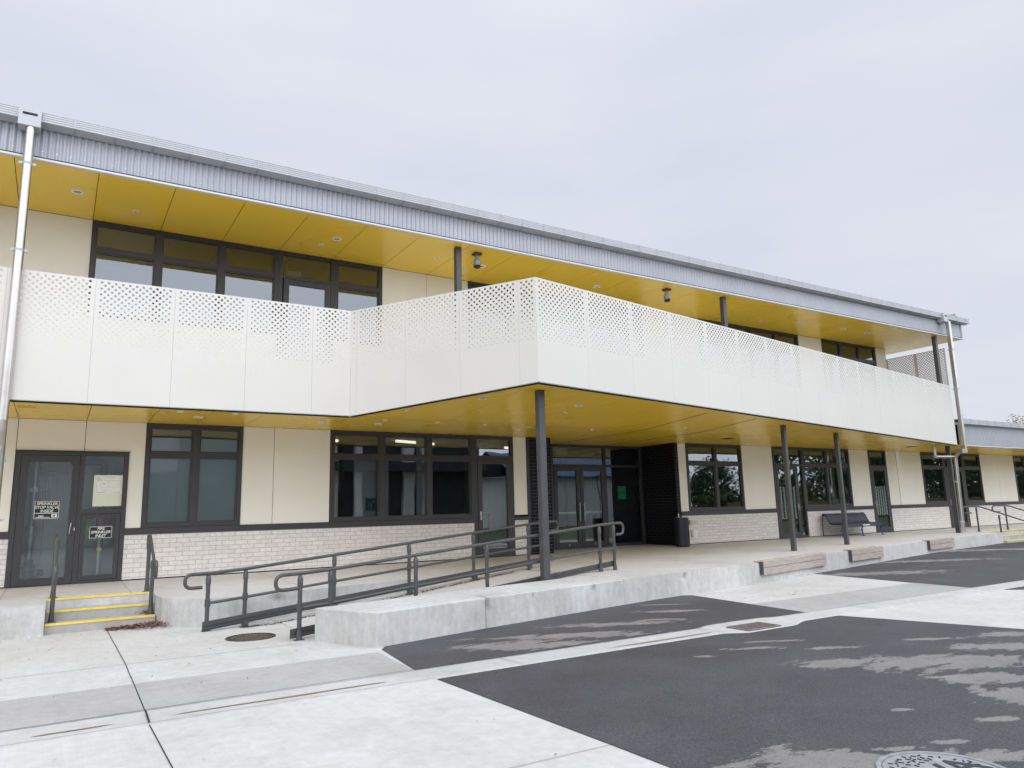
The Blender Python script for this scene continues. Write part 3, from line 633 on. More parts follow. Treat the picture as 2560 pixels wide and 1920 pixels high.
# entrance glazing at y=1.4
Y=1.4
f=MB(); 
for xa,xb in ((10.902,10.98),(11.88,11.955),(13.80,13.875),(15.22,15.298)): f.box(xa,xb,Y-.02,Y+.09,0,H1)
for xa,xb in ((10.98,11.88),(11.955,13.80),(13.875,15.22)):
    f.box(xa,xb,Y-.02,Y+.09,H1-.07,H1).box(xa,xb,Y-.02,Y+.09,2.31,2.38)
f.box(10.98,11.88,Y-.02,Y+.09,0,.08).box(13.875,15.22,Y-.02,Y+.09,0,.08)
f.build('entrance_frame','frame_grey',B,.003)
g=MB()
for xa,xb,za,zb in ((10.97,11.89,.07,2.32),(13.865,15.23,.07,2.32),(10.97,11.89,2.37,2.89),(11.945,13.81,2.37,2.89),(13.865,15.23,2.37,2.89)): g.add([(xa,Y+.03,za),(xb,Y+.03,za),(xb,Y+.03,zb),(xa,Y+.03,zb)],[(0,1,2,3)])
g.build('pane','glass',B)
for x0,x1,hx in ((11.96,12.872,12.80),(12.882,13.795,12.96)):
    o=door(B,x0,x1,.012,2.305,y=Y,st=.12,bot=.17,hand='long',hx=hx,hz=1.02)
    bx('push_bar','light_white',x0+.14,x1-.14,Y+.012,Y+.05,.97,1.03,o)
    MB().cyl(((x0+x1)/2,Y-.035),.02,.085,.12,12).build('door_stop','stainless',o)
# upper storey cladding and windows
clad([-9,-6,-3.05,.245],3.9,HU); clad([6.216,7.37,8.53],3.9,HU); clad([14.36,15.5,16.70],3.9,HU); clad([21.54,22.86],3.9,HU); clad([26.11,26.77],3.9,HU)
clad([.245,1.43,2.63,3.85],3.9,4.95); clad([5.02,6.216],3.9,4.95); clad([8.53,9.9,11.4,12.9,14.36],3.9,4.95); clad([16.7,17.9,19.1,20.3,21.54],3.9,4.95); clad([22.86,23.95,25.07,26.11],3.9,4.95)
window(B,.245,3.80,4.95,HU-.004,(1.43,2.63),(6.29,),fm=.12); 
f=MB(); f.box(3.801,3.90,-.024,.09,3.9,HU-.004).box(4.975,5.06,-.024,.09,3.9,HU-.004).box(3.9,4.975,-.024,.09,HU-.08,HU-.004).box(3.9,4.975,-.024,.09,6.25,6.33); f.build('door_frame','frame_grey',B,.003)
MB().add([(3.89,.03,6.32),(4.98,.03,6.32),(4.98,.03,HU-.07),(3.89,.03,HU-.07)],[(0,1,2,3)]).build('pane','glass',B)
door(B,3.925,4.97,3.91,6.245,st=.12,bot=.15,hand=None)
window(B,5.061,6.216,4.95,HU-.004,(),(6.29,))
window(B,8.53,14.36,4.95,HU-.004,(9.7,10.9,12.05,13.2),(6.29,),fm=.12)
window(B,16.70,21.54,4.95,HU-.004,(17.9,19.12,20.35),(6.29,),fm=.12)
window(B,22.86,26.11,4.95,HU-.004,(23.95,25.07),(6.29,),fm=.12)
bx('end_wall','cream',26.77,26.80,0.001,9,3.0,HU,B)
# shell: rear, floors, roof
bx('rear_wall','interior_wall',-9,48,9,9.2,-.4,HU,B); bx('floor_slab','interior_wall',-9,26.8,.15,9,3.05,3.85,B)
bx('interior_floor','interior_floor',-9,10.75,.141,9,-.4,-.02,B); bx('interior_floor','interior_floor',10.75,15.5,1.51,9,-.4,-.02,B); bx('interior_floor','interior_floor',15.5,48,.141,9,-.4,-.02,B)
bx('interior_ceiling','interior_wall',-9,10.7,.15,9,2.96,3.04,B);bx('interior_ceiling','interior_wall',10.7,15.5,1.5,9,2.96,3.04,B);bx('interior_ceiling','interior_wall',15.5,48,.15,9,2.96,3.04,B)
for x in (-2.6,1.22,3.9,10.3,15.42,19.4,24.2,28.0): bx('partition','interior_wall' ,x,x+.12,.16 if x<10 or x>15.41 else 1.52,8.98,-.02,2.955,B)
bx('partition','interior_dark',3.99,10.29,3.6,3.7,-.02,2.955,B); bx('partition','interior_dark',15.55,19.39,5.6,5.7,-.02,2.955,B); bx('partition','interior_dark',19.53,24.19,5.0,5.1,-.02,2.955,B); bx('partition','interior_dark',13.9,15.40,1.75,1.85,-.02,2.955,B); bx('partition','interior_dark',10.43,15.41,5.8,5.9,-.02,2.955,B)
bx('partition','interior_wall',-.9,1.2,1.0,1.08,-.02,2.955,B); bx('partition','interior_wall',-.98,-.9,.16,1.08,-.02,2.955,B)
for x in (-.5,7.3,15.6,22.2): bx('partition','interior_wall',x,x+.12,.2,8.98,3.86,HU-.02,B)
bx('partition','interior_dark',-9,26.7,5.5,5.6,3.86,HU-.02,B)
bx('ceiling_upper','interior_wall',-9,26.7,.15,9,HU-.01,HU+.08,B)
bx('blind','blind_grey',1.50,3.14,.13,.135,1.0,2.90,B)
for x0,x1 in ((8.6,14.3),(16.8,21.5),(22.9,26.05)): pass
rf=MB(); rf.add([(-9,-2.3,7.58),(28.1,-2.3,7.58),(28.1,9.6,8.35),(-9,9.6,8.35),(-9,-2.3,7.52),(28.1,-2.3,7.52),(28.1,9.6,7.4),(-9,9.6,7.4)],[(0,1,2,3),(7,6,5,4),(0,4,5,1),(1,5,6,2),(2,6,7,3),(3,7,4,0)]); rf.build('roof','zinc',B)
bx('wall_panel','cream',-9,26.8,.0,.14,2.975,3.88,B); bx('partition','interior_dark',24.35,47.9,1.5,1.6,-.02,2.955,B)
# gutter
def gutter(x0,x1,zt_,zb_,yf,ybk,parent,step,phase,end=True):
    prof=[(ybk,zt_-.02),(yf+.02,zt_-.012),(yf+.004,zt_)]
    h=zt_-zb_; n=4
    prof=[(ybk+.01,zt_-.05),(yf+.03,zt_-.02),(yf+.02,zt_),(yf,zt_)]
    for i in range(n):
        a=zt_-.012-i*(h-.02)/n; b_=zt_-.012-(i+1)*(h-.02)/n
        prof+=[(yf,a-.004),(yf+.006,a-.010),(yf+.006,a-.016),(yf,a-.024),(yf,b_+.004)]
    prof+=[(yf,zb_),(ybk,zb_-.035),(ybk,zb_+.0)]
    m=MB(); n=len(prof); vs=[(x0,y,z) for y,z in prof]+[(x1,y,z) for y,z in prof]
    m.add(vs,[(i,i+1,n+i+1,n+i) for i in range(n-1)])
    m.add([(x0,y,z) for y,z in prof],[tuple(range(n))]); m.add([(x1,y,z) for y,z in prof],[tuple(reversed(range(n)))])
    m.build('gutter','gutter_metal',parent)
    x=phase; first=None
    while x<x1-.02:
        if x>x0:
            if first is None:
                s=MB(); s.add([(x-.019,yf-.004,zt_+.002),(x+.019,yf-.004,zt_+.002),(x+.019,yf-.004,zb_-.003),(x-.019,yf-.004,zb_-.003),(x-.019,ybk,zb_-.040),(x+.019,ybk,zb_-.040),(x-.019,yf+.012,zt_+.002),(x+.019,yf+.012,zt_+.002)],[(3,2,1,0),(4,5,2,3),(0,1,7,6)])
                first=s.build('gutter_bracket','zinc',parent); fx=x
            else:
                c=first.copy(); col.objects.link(c); c.location.x+=x-fx; WL[c]=WL[first]+Vector((x-fx,0,0))
        x+=step
def corr(x0,x1,z0,z1,y,parent,pitch=.1,amp=.013,name='fascia'):
    n=int((x1-x0)/pitch*8); m=MB(); vs=[]
    for i in range(n+1):
        x=x0+(x1-x0)*i/n; c=math.sin(2*math.pi*x/pitch); yy=y-amp*(1-abs(c)**.8*(1 if c>0 else -1)) if False else y-amp*c
        vs+=[(x,yy,z0),(x,yy,z1)]
    m.add(vs,[(2*i,2*i+2,2*i+3,2*i+1) for i in range(n)],True); o=m.build(name,'zinc',parent)
    # screws
    s=MB(); x=math.ceil(x0/pitch)*pitch+pitch*.25; k=0
    while x<x1-.1 and k<260:
        s.box(x-.008,x+.008,y-amp-.008,y-amp+.004,z0+.085,z0+.10); x+=pitch*2; k+=1
    s.build('screws','stainless',parent)
gutter(-9,28.19,7.645,7.475,-2.49,-2.30,B,.585,-.15-.585*15)
corr(-9,27.93,6.955,7.46,-2.275,B)
bx('fascia_backing','zinc',-9,27.92,-2.25,-2.2,6.93,7.5,B)
bx('corner_flashing','gutter_metal',27.90,27.97,-2.31,-2.18,6.93,7.46,B); bx('end_fascia','zinc',27.9,27.95,-2.18,9.3,6.95,7.9,B)
bx('soffit_trim','trim_white',-9,27.97,-2.335,-2.255,6.885,6.918,B); bx('soffit_gap','dark_gap',-9,27.9,-2.30,-2.26,6.9185,6.952,B)
# upper soffit panels
pn=MB(); x=.245-1.19*8
while x<27.9:
    xe=min(x+1.19,27.93); pn.box(x+.006,xe-.006,-2.254,-.004 if xe<26.9 else 1.2,HU+.003,HU+.015)
    if xe>=26.9: pn.box(x+.006,xe-.006,1.208,5,HU+.003,HU+.015)
    x+=1.19
pn.build('soffit_upper','soffit_yellow',B); bx('soffit_backing','black',-9,27.9,-2.25,9,HU+.017,HU+.10,B)
# lower soffit -------------------------------------------------------
c1=(4.63,-2.40); c2=(6.66,-5.80); ce=(26.15,-2.53)
def Sz(y): return H1+max(0,-2.45-y)*.0755
def frontY(x):
    if x<=c1[0]: return -2.40
    if x<=c2[0]: return c1[1]+(x-c1[0])*(c2[1]-c1[1])/(c2[0]-c1[0])
    return c2[1]+(x-c2[0])*(ce[1]-c2[1])/(ce[0]-c2[0])
ins=.05
pn=MB(); x=.396-1.05-.137-1.19*7; xs=[]
xs=[-.655-1.05*k for k in range(8,0,-1)]+[-.655,.396,1.41,2.27,3.17]+[3.17+1.19*k for k in range(1,20)]
xs=[v for v in xs if v<26.5]+[26.7]
for a,b_ in zip(xs,xs[1:]):
    a2,b2=a+.0055,b_-.0055
    def back(x): return 1.36 if False else -.004
    y1=-.004
    pts_b=[(a2,-2.45),(b2,-2.45)] 
    if min(frontY(a2),frontY(b2))>-2.44 and not (a2<c1[0]<b2):
        pn.prism([(a2,-2.40+ins),(b2,-2.40+ins),(b2,y1),(a2,y1)],H1,H1+.012); continue
    bp_=[a2]+[q for q in (c1[0],c2[0]) if a2<q<b2]+[b2]
    if a2>=c1[0]-.01: pn.prism([(a2,-2.448),(b2,-2.448),(b2,y1),(a2,y1)],H1,H1+.012)
    else: pn.prism([(a2,-2.35),(c1[0],-2.35),(b2,-2.448),(b2,y1),(a2,y1)],H1,H1+.012)
    for u,v in zip(bp_,bp_[1:]):
        fu,fv=frontY(u)+ins+.02,frontY(v)+ins+.02
        if fu>-2.46 and fv>-2.46: continue
        if fu>-2.46:
            u=4.71; pts=[(u,-2.452),(v,fv),(v,-2.452)]
        else: pts=[(u,fu),(v,fv),(v,-2.452),(u,-2.452)]
        pn.prism(pts,lambda x,y:Sz(y),lambda x,y:Sz(y)+.012)
pn.prism([(10.903,-.003),(12.0,-.003),(12.0,1.378),(10.903,1.378)],H1,H1+.012); pn.prism([(12.02,-.003),(13.84,-.003),(13.84,1.378),(12.02,1.378)],H1,H1+.012); pn.prism([(13.86,-.003),(15.297,-.003),(15.297,1.378),(13.86,1.378)],H1,H1+.012)
pn.build('soffit_lower','soffit_yellow',B)
bkp_=MB(); bkp_.prism([(-9,-2.36),(4.60,-2.33),(6.74,-5.66),(26.1,-2.44),(26.12,-2.40),(26.12,.0),(-9,.0)],lambda x,y:Sz(y)+.016,3.86); bkp_.build('balcony_slab',['black'],B)
bf=MB(); bf.prism([(-9,-2.33),(4.66,-2.33),(6.76,-5.62),(26.0,-2.42),(26.10,-2.38),(26.10,-.03),(-9,-.03)],3.862,3.88); bf.build('balcony_floor','balcony_deck',B)
bx('soffit_backing','black',10.9,15.3,0.001,1.5,H1+.016,3.04,B)
# dark movement-track slots in the soffit near the entrance
tr_=MB()
for xs_ in (12.0,13.85):
    y0=frontY(xs_)+(.45 if xs_<13 else .35)
    tr_.prism([(xs_-.014,y0),(xs_+.014,y0),(xs_+.014,-2.45),(xs_-.014,-2.45)],lambda x,y:Sz(y)-.004,lambda x,y:Sz(y)+.002)
    tr_.box(xs_-.014,xs_+.014,-2.45,1.37,H1-.004,H1+.002)
tr_.build('soffit_slot','black',B)
# balustrade panels ------------------------------------------------------
ZT=5.0
def perf_panel(p,q,zbp,zbq,parent,matn='white_panel',ztop=ZT,name='balustrade_panel',r0=.0212,r1=.0085,rows=21,th=.003,tp=None,tq=None,z1=None):
    """p,q plan ends; perforated from the top down, graded"""
    p=Vector(p); q=Vector(q); L_=(q-p).length; d=(q-p)/L_; n=Vector((d.y,-d.x))
    cells=max(1,round((L_-.04)/.1085)); mar=.03 if L_>.5 else .02; cw=(L_-2*mar)/cells; rh=.0505; zt0=ztop-.028
    m=MB(); V=m.v; F=m.f
    idx={}
    def vert(u,z):
        k=(round(u,5),round(z,5))
        if k not in idx: idx[k]=len(V); w=p+d*u; V.append((w.x,w.y,z))
        return idx[k]
    def face(l,sm=False): F.append(l); m.mi.append(0); m.smf.append(sm)
    rims=[]
    ends=[]
    for r in range(rows):
        za=zt0-r*rh; zb=za-rh; off=.0 if r%2==0 else .5
        rad=r0+(r1-r0)*(r/(rows-1)) if r>4 else r0-(r0-r1)*.14*r/4
        bounds=[]
        if off==0: cs=[(mar+cw*i,mar+cw*(i+1)) for i in range(cells)]; sides=[(0,mar),(L_-mar,L_)]
        else: cs=[(mar+cw*(i+.5),mar+cw*(i+1.5)) for i in range(cells-1)]; sides=[(0,mar+cw*.5),(L_-mar-cw*.5,L_)]
        for a,b_ in sides: face([vert(a,zb),vert(b_,zb),vert(b_,za),vert(a,za)])
        for a,b_ in cs:
            cu,cz=(a+b_)/2,(za+zb)/2; ring=[]
            base=len(V)
            for k in range(8):
                an=math.pi/8+k*math.pi/4; w=p+d*(cu+rad*math.cos(an)); V.append((w.x,w.y,cz+rad*math.sin(an)))
            R8=list(range(base,base+8)); c=[vert(b_,za),vert(a,za),vert(a,zb),vert(b_,zb)]
            # ring idx 0:+x slightly up,1:up right,2:up left,3:left up,4:left down,5:down left,6: down right,7:right down
            face([c[0],c[1],R8[2],R8[1]]); face([c[1],c[2],R8[4],R8[3]]); face([c[2],c[3],R8[6],R8[5]]); face([c[3],c[0],R8[0],R8[7]])
            face([c[0],R8[1],R8[0]]); face([c[1],R8[3],R8[2]]); face([c[2],R8[5],R8[4]]); face([c[3],R8[7],R8[6]])
            if th:
                b2=len(V)
                for i8 in R8: v=V[i8]; V.append((v[0]-n.x*th,v[1]-n.y*th,v[2]))
                for k in range(8): face([R8[k],R8[(k+1)%8],b2+(k+1)%8,b2+k],True)
    zlow=zt0-rows*rh
    face([vert(0,zt0),vert(L_,zt0),vert(L_,ztop),vert(0,ztop)])
    a=len(V); V.append((p.x,p.y,zbp)); V.append((q.x,q.y,zbq)); face([a,a+1,vert(L_,zlow),vert(0,zlow)])
    # returns (folded edges) so the sheet has depth
    fold=.03
    def ret(P,Q):
        b0=len(V); V.extend([P,Q,(Q[0]-n.x*fold,Q[1]-n.y*fold,Q[2]),(P[0]-n.x*fold,P[1]-n.y*fold,P[2])]); face([b0,b0+1,b0+2,b0+3])
    ret((p.x,p.y,ztop),(q.x,q.y,ztop)); ret((p.x,p.y,zbp),(q.x,q.y,zbq)); ret((p.x,p.y,zbp),(p.x,p.y,ztop)); ret((q.x,q.y,zbq),(q.x,q.y,ztop))
    # the back skin of the unperforated part
    b0=len(V); V.extend([(p.x-n.x*th,p.y-n.y*th,zbp),(q.x-n.x*th,q.y-n.y*th,zbq),(q.x-n.x*th,q.y-n.y*th,zlow),(p.x-n.x*th,p.y-n.y*th,zlow)]); face([b0+1,b0,b0+3,b0+2])
    return m.build(name,matn,parent)
g_=.0026
def run(p,q,ds,parent=B,bz=None,**kw):
    p=Vector(p); q=Vector(q); L_=(q-p).length; d=(q-p)/L_
    for a,b_ in zip(ds,ds[1:]):
        P=p+d*(a+g_/2); Q=p+d*(b_-g_/2); perf_panel(P,Q,bz(P) if bz else H1,bz(Q) if bz else H1,parent,**kw)
bzf=lambda P:max(H1,Sz(P.y)-.006)
xj=[.32+1.19*k for k in range(-8,4)]+[4.63]
run((0,-2.40),(4.63,-2.40),xj)
L1=(Vector(c2)-Vector(c1)).length; run(c1,c2,[0,.15,1.28,2.45,3.62,L1],bz=bzf)
L2=(Vector(ce)-Vector(c2)).length; run(c2,ce,[0]+[1.243*k for k in range(1,16)]+[L2],bz=bzf)
ce2=(26.35,-2.2)
# bottom trim line (grey) and black strip that paints the shadow line under balustrade
tm=MB(); 
for a,b_ in (((-9,-2.40),c1),(c1,c2),(c2,ce)):
    a=Vector(a); b_=Vector(b_); d=(b_-a).normalized(); n=Vector((-d.y,d.x)); a2=a+n*.022; b2=b_+n*.022
    tm.obox(a2,b2,.018,bzf(a)-.010,bzf(a)-.001,bzf(b_)-.010,bzf(b_)-.001)
tm.build('balustrade_trim','gutter_metal',B)
tm=MB(); 
for a,b_ in (((-9,-2.40),c1),(c1,c2),(c2,ce)):
    a=Vector(a); b_=Vector(b_); d=(b_-a).normalized(); n=Vector((-d.y,d.x)); a2=a+n*.050; b2=b_+n*.050
    tm.obox(a2,b2,.009,bzf(a)-.034,bzf(a)+.05,bzf(b_)-.034,bzf(b_)+.05)
tm.build('shadow_line_strip','black',B)
# balcony inner posts/rails behind perforations
perf_panel((26.15,-2.52),(26.15,-1.3),H1,H1,B); perf_panel((26.15,-1.295),(26.15,-.04),H1,H1,B)
for x in [v for v in xj if v>-1]: bx('balustrade_post','white_panel',x-.025,x+.025,-2.33,-2.28,3.882,4.93,B)
# steel posts
POST=[(7.064,-5.229,-.05,.15,.10),(15.421,-3.774,-.047,.12,.10),(18.374,-3.225,-.04,.12,.10),(26.377,-2.08,-.026,.13,.13)]
for x,y,zb,wd,dp in POST:
    m=MB().box(-wd/2,wd/2,-dp/2,dp/2,0,Sz(y)-zb); a=math.atan2(.168,1)
    o=m.build('post','steel_grey',B,.006,base=(0,0,0)); o.location=Vector((x,y,zb))-WL[B]; o.rotation_euler=(0,0,a)
for x,y in ((7.20,-1.98),(15.59,-2.02),(26.41,-2.08)):
    m=MB().box(-.065,.065,-.065,.065,0,HU-3.87); o=m.build('post','steel_grey',B,.006,base=(0,0,0)); o.location=Vector((x,y,3.87))-WL[B]
# privacy screen at the far end of the balcony
run((27.32,1.3),(27.32,-1.93),[0,1.0,2.13,3.23],ztop=6.58,rows=34,r0=.0246,r1=.023,th=0,matn='white_panel',bz=lambda P:4.0,name='end_screen_panel')
# downpipes
def downpipe_left():
    e=B; x,y=-.75,-2.47
    bx('rainhead','gutter_metal',-.925,-.615,-2.55,-2.31,7.335,7.64,e,.004); bx('overflow_slot','black',-.87,-.67,-2.553,-2.5495,7.515,7.555,e)
    m=MB().cyl((x,y),.068,2.62,7.336,24); m.build('downpipe','stainless',e)
    MB().tube(bez([(x,y,2.72),(x,y,2.55),(x-.02,-2.1,2.30),(x-.02,-2.05,0)],5,.12),.066,20).build('downpipe','stainless',e)
    for z in (6.72,5.28,2.05,1.15): 
        yy=y if z>2.6 else -2.05
        MB().cyl((x-.0,yy),.074,z-.018,z+.018,20).box(x-.115,x-.07,yy-.015,yy+.015,z-.02,z+.02).box(x+.07,x+.115,yy-.015,yy+.015,z-.02,z+.02).build('pipe_clip','gutter_metal',e)
downpipe_left()
def downpipe_right():
    e=B; x=26.45
    bx('rainhead','gutter_metal',26.3,26.6,-2.56,-2.31,7.33,7.64,e,.004); bx('overflow_slot','black',26.37,26.53,-2.563,-2.5595,7.52,7.56,e)
    bx('downpipe','stainless',x-.06,x+.06,-2.66,-2.53,2.80,7.33,e,.01)
    bx('pipe_offset','stainless',26.2,x+.06,-2.66,-2.42,2.66,2.80,e,.01)
    MB().tube(bez([(26.24,-2.50,2.70),(26.24,-2.36,2.52),(26.24,-2.32,0.)],4,.06),.062,16).build('downpipe','stainless',e)
    MB().tube(bez([(25.45,-2.1,2.96),(25.45,-2.1,2.56),(26.24,-2.36,2.55)],5,.07),.05,14).build('branch_pipe','stainless',e)
    for z in (6.3,4.9): bx('pipe_clip','gutter_metal',x-.07,x+.07,-2.67,-2.50,z-.02,z+.02,e)
    for z in (1.7,.35): MB().cyl((26.24,-2.32),.07,z-.018,z+.018,16).box(26.10,26.17,-2.335,-2.305,z-.02,z+.02).build('pipe_clip','gutter_metal',e)
    MB().cyl((26.12,-2.34),.018,.0,.30,8).build('stand_pipe','stainless',e)
downpipe_right()

# ================================================================== LOW WING
Wg=empty('school_wing',(37,0,0),'single storey cream wing with grey corrugated fascia beyond the downpipe','building')
clad([32.79,34.23,35.70],.955,H1,Wg); clad([37.6,39.2,41],.955,H1,Wg)
bx('corner_cover','frame_grey',31.391,31.40,-.03,.1,0,H1,Wg)
window(Wg,31.401,32.79,.956,2.948,(),(2.365,)); window(Wg,35.70,37.6,.956,2.948,(36.65,),(2.365,)); window(Wg,41,44,.956,2.948,(42.5,),(2.365,)); clad([44,46,48],.955,H1,Wg)
plinth(31.40,48,Wg)
gutter(26.88,48,3.885,3.715,-2.50,-2.36,Wg,.585,27.3)
corr(26.85,48,3.0,3.70,-2.34,Wg); bx('fascia_backing','zinc',26.86,48,-2.31,-2.25,2.99,3.72,Wg); bx('gutter_return','gutter_metal',26.85,26.88,-2.5,-.1,3.70,3.90,Wg)
bx('soffit_trim','trim_white',26.85,48,-2.40,-2.31,2.945,2.978,Wg)
m=MB(); x=26.86
while x<48: m.box(x+.003,x+1.187,-2.305,-.004,H1,H1+.012); x+=1.19
m.build('soffit','soffit_yellow',Wg); bx('wall_backing','cream',26.81,48,.0,.14,3.045,3.80,Wg); bx('soffit_backing','black',26.86,48,-2.25,.1,H1+.016,3.04,Wg)
m=MB(); m.add([(26.85,-2.4,3.86),(48,-2.4,3.86),(48,9,4.25),(26.85,9,4.25),(26.85,-2.4,3.8),(48,-2.4,3.8),(48,9,3.9),(26.85,9,3.9)],[(0,1,2,3),(7,6,5,4),(0,4,5,1),(1,5,6,2),(2,6,7,3),(3,7,4,0)]); m.build('roof','zinc',Wg)

# ================================================================== FIXTURES
ordn=['first','second','third','fourth','fifth','sixth','seventh','eighth','ninth','tenth','eleventh','twelfth','thirteenth','fourteenth','fifteenth','sixteenth']
def ring(cx,cy,z,r):
    m=MB(); seg=20; vs=[]
    for k in range(seg):
        a=2*math.pi*k/seg; c,s_=math.cos(a),math.sin(a)
        vs+=[(cx+c*r,cy+s_*r,z),(cx+c*r*.94,cy+s_*r*.94,z-.009),(cx+c*r*.7,cy+s_*r*.7,z-.008),(cx+c*r*.62,cy+s_*r*.62,z-.001)]
    m.add(vs,[(k*4+j,k*4+j+1,((k+1)%seg)*4+j+1,((k+1)%seg)*4+j) for k in range(seg) for j in range(3)],True); return m
def downlight(cx,cy,z,r,label,group,inner='iron_light'):
    e=empty('downlight',(cx,cy,z),label,'ceiling light',group)
    ring(cx,cy,z,r).build('rim','light_white',e); MB().cyl((cx,cy),r*.63,z-.0045,z-.002,16).build('lens',inner,e); return e
lows=sorted([(1.74,-1.9,.05),(2.145,-1.22,.085),(2.654,-1.9,.05),(4.43,-1.3,.085),(5.605,-1.36,.085),(5.50,-2.0,.05),(5.49,-3.14,.05),(6.39,-4.4,.09),(6.65,-2.02,.05),(7.80,-2.0,.05),(8.57,-4.37,.09),(8.73,-3.7,.05),(8.95,-2.01,.05),(9.0,-1.4,.085),(10.74,-2.0,.05),(12.9,-2.9,.05),(14.4,-1.7,.05)])
def name_list(lst,which):
    k=1
    return
def labels(lst,where,big,smalllab):
    cnt={'b':0,'s':0}; nb=sum(1 for l in lst if l[2]>.07); ns=len(lst)-nb; outl=[]
    for (x,y,r) in lst:
        t_='b' if r>.07 else 's'; i=cnt[t_]; cnt[t_]+=1
        outl.append('%s from the left of the %s set in the %s'%(ordn[i],big if t_=='b' else smalllab,where))
    return outl
for (x,y,r),lb in zip(lows,labels(lows,'lower yellow soffit','large round white downlights','small round white spots')):
    downlight(x,y,Sz(y)-.001,r,lb,'round lights in the lower soffit','black' if (abs(x-6.39)<.01) else 'iron_light')
ups=sorted([(-.047,-1.277,.10),(.921,-.814,.055),(4.513,-.762,.055),(4.697,-1.237,.10),(7.10,-1.156,.055),(8.28,-1.153,.10),(8.10,-.665,.055),(11.79,-1.144,.10),(15.13,-.698,.055),(18.74,-.709,.055),(20.07,-1.254,.10),(22.27,-1.28,.10),(23.64,-1.267,.10)])
for (x,y,r),lb in zip(ups,labels(ups,'upper yellow soffit','large round white downlights','small round white spots')):
    downlight(x,y,HU+.002,r,lb,'round lights in the upper soffit')
for (x,y,z,lb,gm) in ((-.5,-1.62,H1,'square yellow vent grille at the left end of the lower soffit','soffit_yellow'),(6.70,-1.70,H1,'square yellow vent grille in the soffit above the wide window','soffit_yellow'),(15.98,-1.49,H1,'square dark vent grille in the soffit right of the entrance','iron'),(25.15,-1.5,H1,'square dark vent grille in the soffit near the far post','iron')):
    e=empty('ceiling_vent',(x,y,z),lb,'vent','square vents in the lower soffit'); a=.15
    MB().box(x-a,x+a,y-a,y-a+.02,z-.008,z).box(x-a,x+a,y+a-.02,y+a,z-.008,z).box(x-a,x-a+.02,y-a+.02,y+a-.02,z-.008,z).box(x+a-.02,x+a,y-a+.02,y+a-.02,z-.008,z).build('frame',gm,e)
    m=MB()
    for i in range(8): m.box(x-a+.02,x+a-.02,y-a+.035+i*.033,y-a+.048+i*.033,z-.006,z-.001)
    m.build('slats',gm,e); bx('backing','black',x-a+.02,x+a-.02,y-a+.02,y+a-.02,z-.0012,z-.0002,e)
for (x,y,lb) in ((7.75,-1.87,'grey dome security camera hanging from the upper soffit beside the left post'),(13.61,-1.85,'grey dome security camera hanging from the upper soffit in mid span')):
    e=empty('security_camera',(x,y,HU),lb,'camera','dome cameras under the upper soffit')
    bx('mount','steel_grey',x-.09,x+.09,y-.09,y+.09,HU-.05,HU+.002,e,.01)
    MB().cyl((x,y),.045,HU-.15,HU-.05,14).tube([(x,y,HU-.30),(x,y,HU-.29),(x,y,HU-.2),(x,y,HU-.14)],[.05,.082,.086,.065],20).build('body','iron_light',e)
    MB().tube([(x,y,HU-.36),(x,y,HU-.345),(x,y,HU-.30)],[.02,.065,.085],20).build('dome','black_plastic',e)
# exit boxes inside over doors, linear lamps
for (x,y,z,lb) in ((9.2,.55,2.72,'white emergency light box inside above the side door'),(12.75,2.0,2.80,'white emergency light box inside above the double entrance doors'),(4.35,.75,6.62,'white emergency light box inside above the balcony door')):
    e=empty('emergency_light',(x,y,z),lb,'light','emergency light boxes inside the doors')
    bx('housing','light_white',x-.16,x+.16,y,y+.10,z-.09,z+.10,e,.02); bx('bracket','light_white',x-.18,x-.165,y+.01,y+.08,z-.05,HU-.02 if z>5 else 2.955,e)
for (x0,y0,x1,y1,lb) in ((4.6,1.6,5.9,2.1,'lit linear ceiling lamp inside behind the left bay of the wide window'),(7.3,1.7,8.6,2.2,'lit linear ceiling lamp inside behind the right bay of the wide window'),(11.0,2.6,12.6,3.2,'lit linear ceiling lamp inside the entrance lobby')):
    tag(MB().obox((x0,y0),(x1,y1),.03,2.90,2.955).build('linear_lamp','lamp_glow'),lb,'lamp','linear lamps inside')
# plant room content
PY=.62
e=empty('sprinkler_riser',(-.32,PY,0),'grey steel sprinkler riser pipe with small bypass pipes behind the plant room door','pipework')
x=-.34
MB().cyl((x,PY),.055,.0,2.9,18).build('riser','pipe_steel',e)
for z,r,h in ((.12,.13,.03),(.2,.10,.05),(.3,.12,.025),(.38,.075,.06),(.78,.08,.05),(.95,.10,.03),(1.0,.10,.03),(1.72,.08,.04),(2.1,.075,.03)): MB().cyl((x,PY),r,z-h,z+h,18).build('flange','pipe_black' if z<.5 else 'pipe_steel',e)
MB().box(x-.075,x+.06,PY-.075,PY-.06,1.66,1.74).build('gauge_plate','paper_white',e)
MB().tube(bez([(x,PY-.02,2.02),(.02,PY-.02,2.02),(.02,PY-.02,1.70),(x,PY-.02,1.70)],5,.05),.013,8).tube(bez([(-.02,PY-.02,1.93),(-.14,PY-.02,1.93),(-.14,PY-.02,1.70)],4,.04),.013,8).tube([(-.15,PY-.02,1.72),(-.16,PY-.02,.2)],.012,8).tube([(-.10,PY-.02,1.70),(-.10,PY-.02,1.2)],.005,6).build('bypass_pipe','pipe_steel',e)
MB().cyl((-.15,PY-.02),.05,.14,.26,12).build('drain_pot','pipe_black',e)
e=empty('sprinkler_inlet',(.76,.45,0),'vertical steel inlet pipe with a red valve and brass cap behind the small hatch','pipework')
MB().cyl((.76,.45),.062,0,.78,18).build('inlet_pipe','pipe_steel',e); MB().tube(bez([(.76,.45,1.2),(.76,.45,2.22),(.2,.45,2.22)],7,.12),.062,16).build('black_pipe','pipe_black',e)
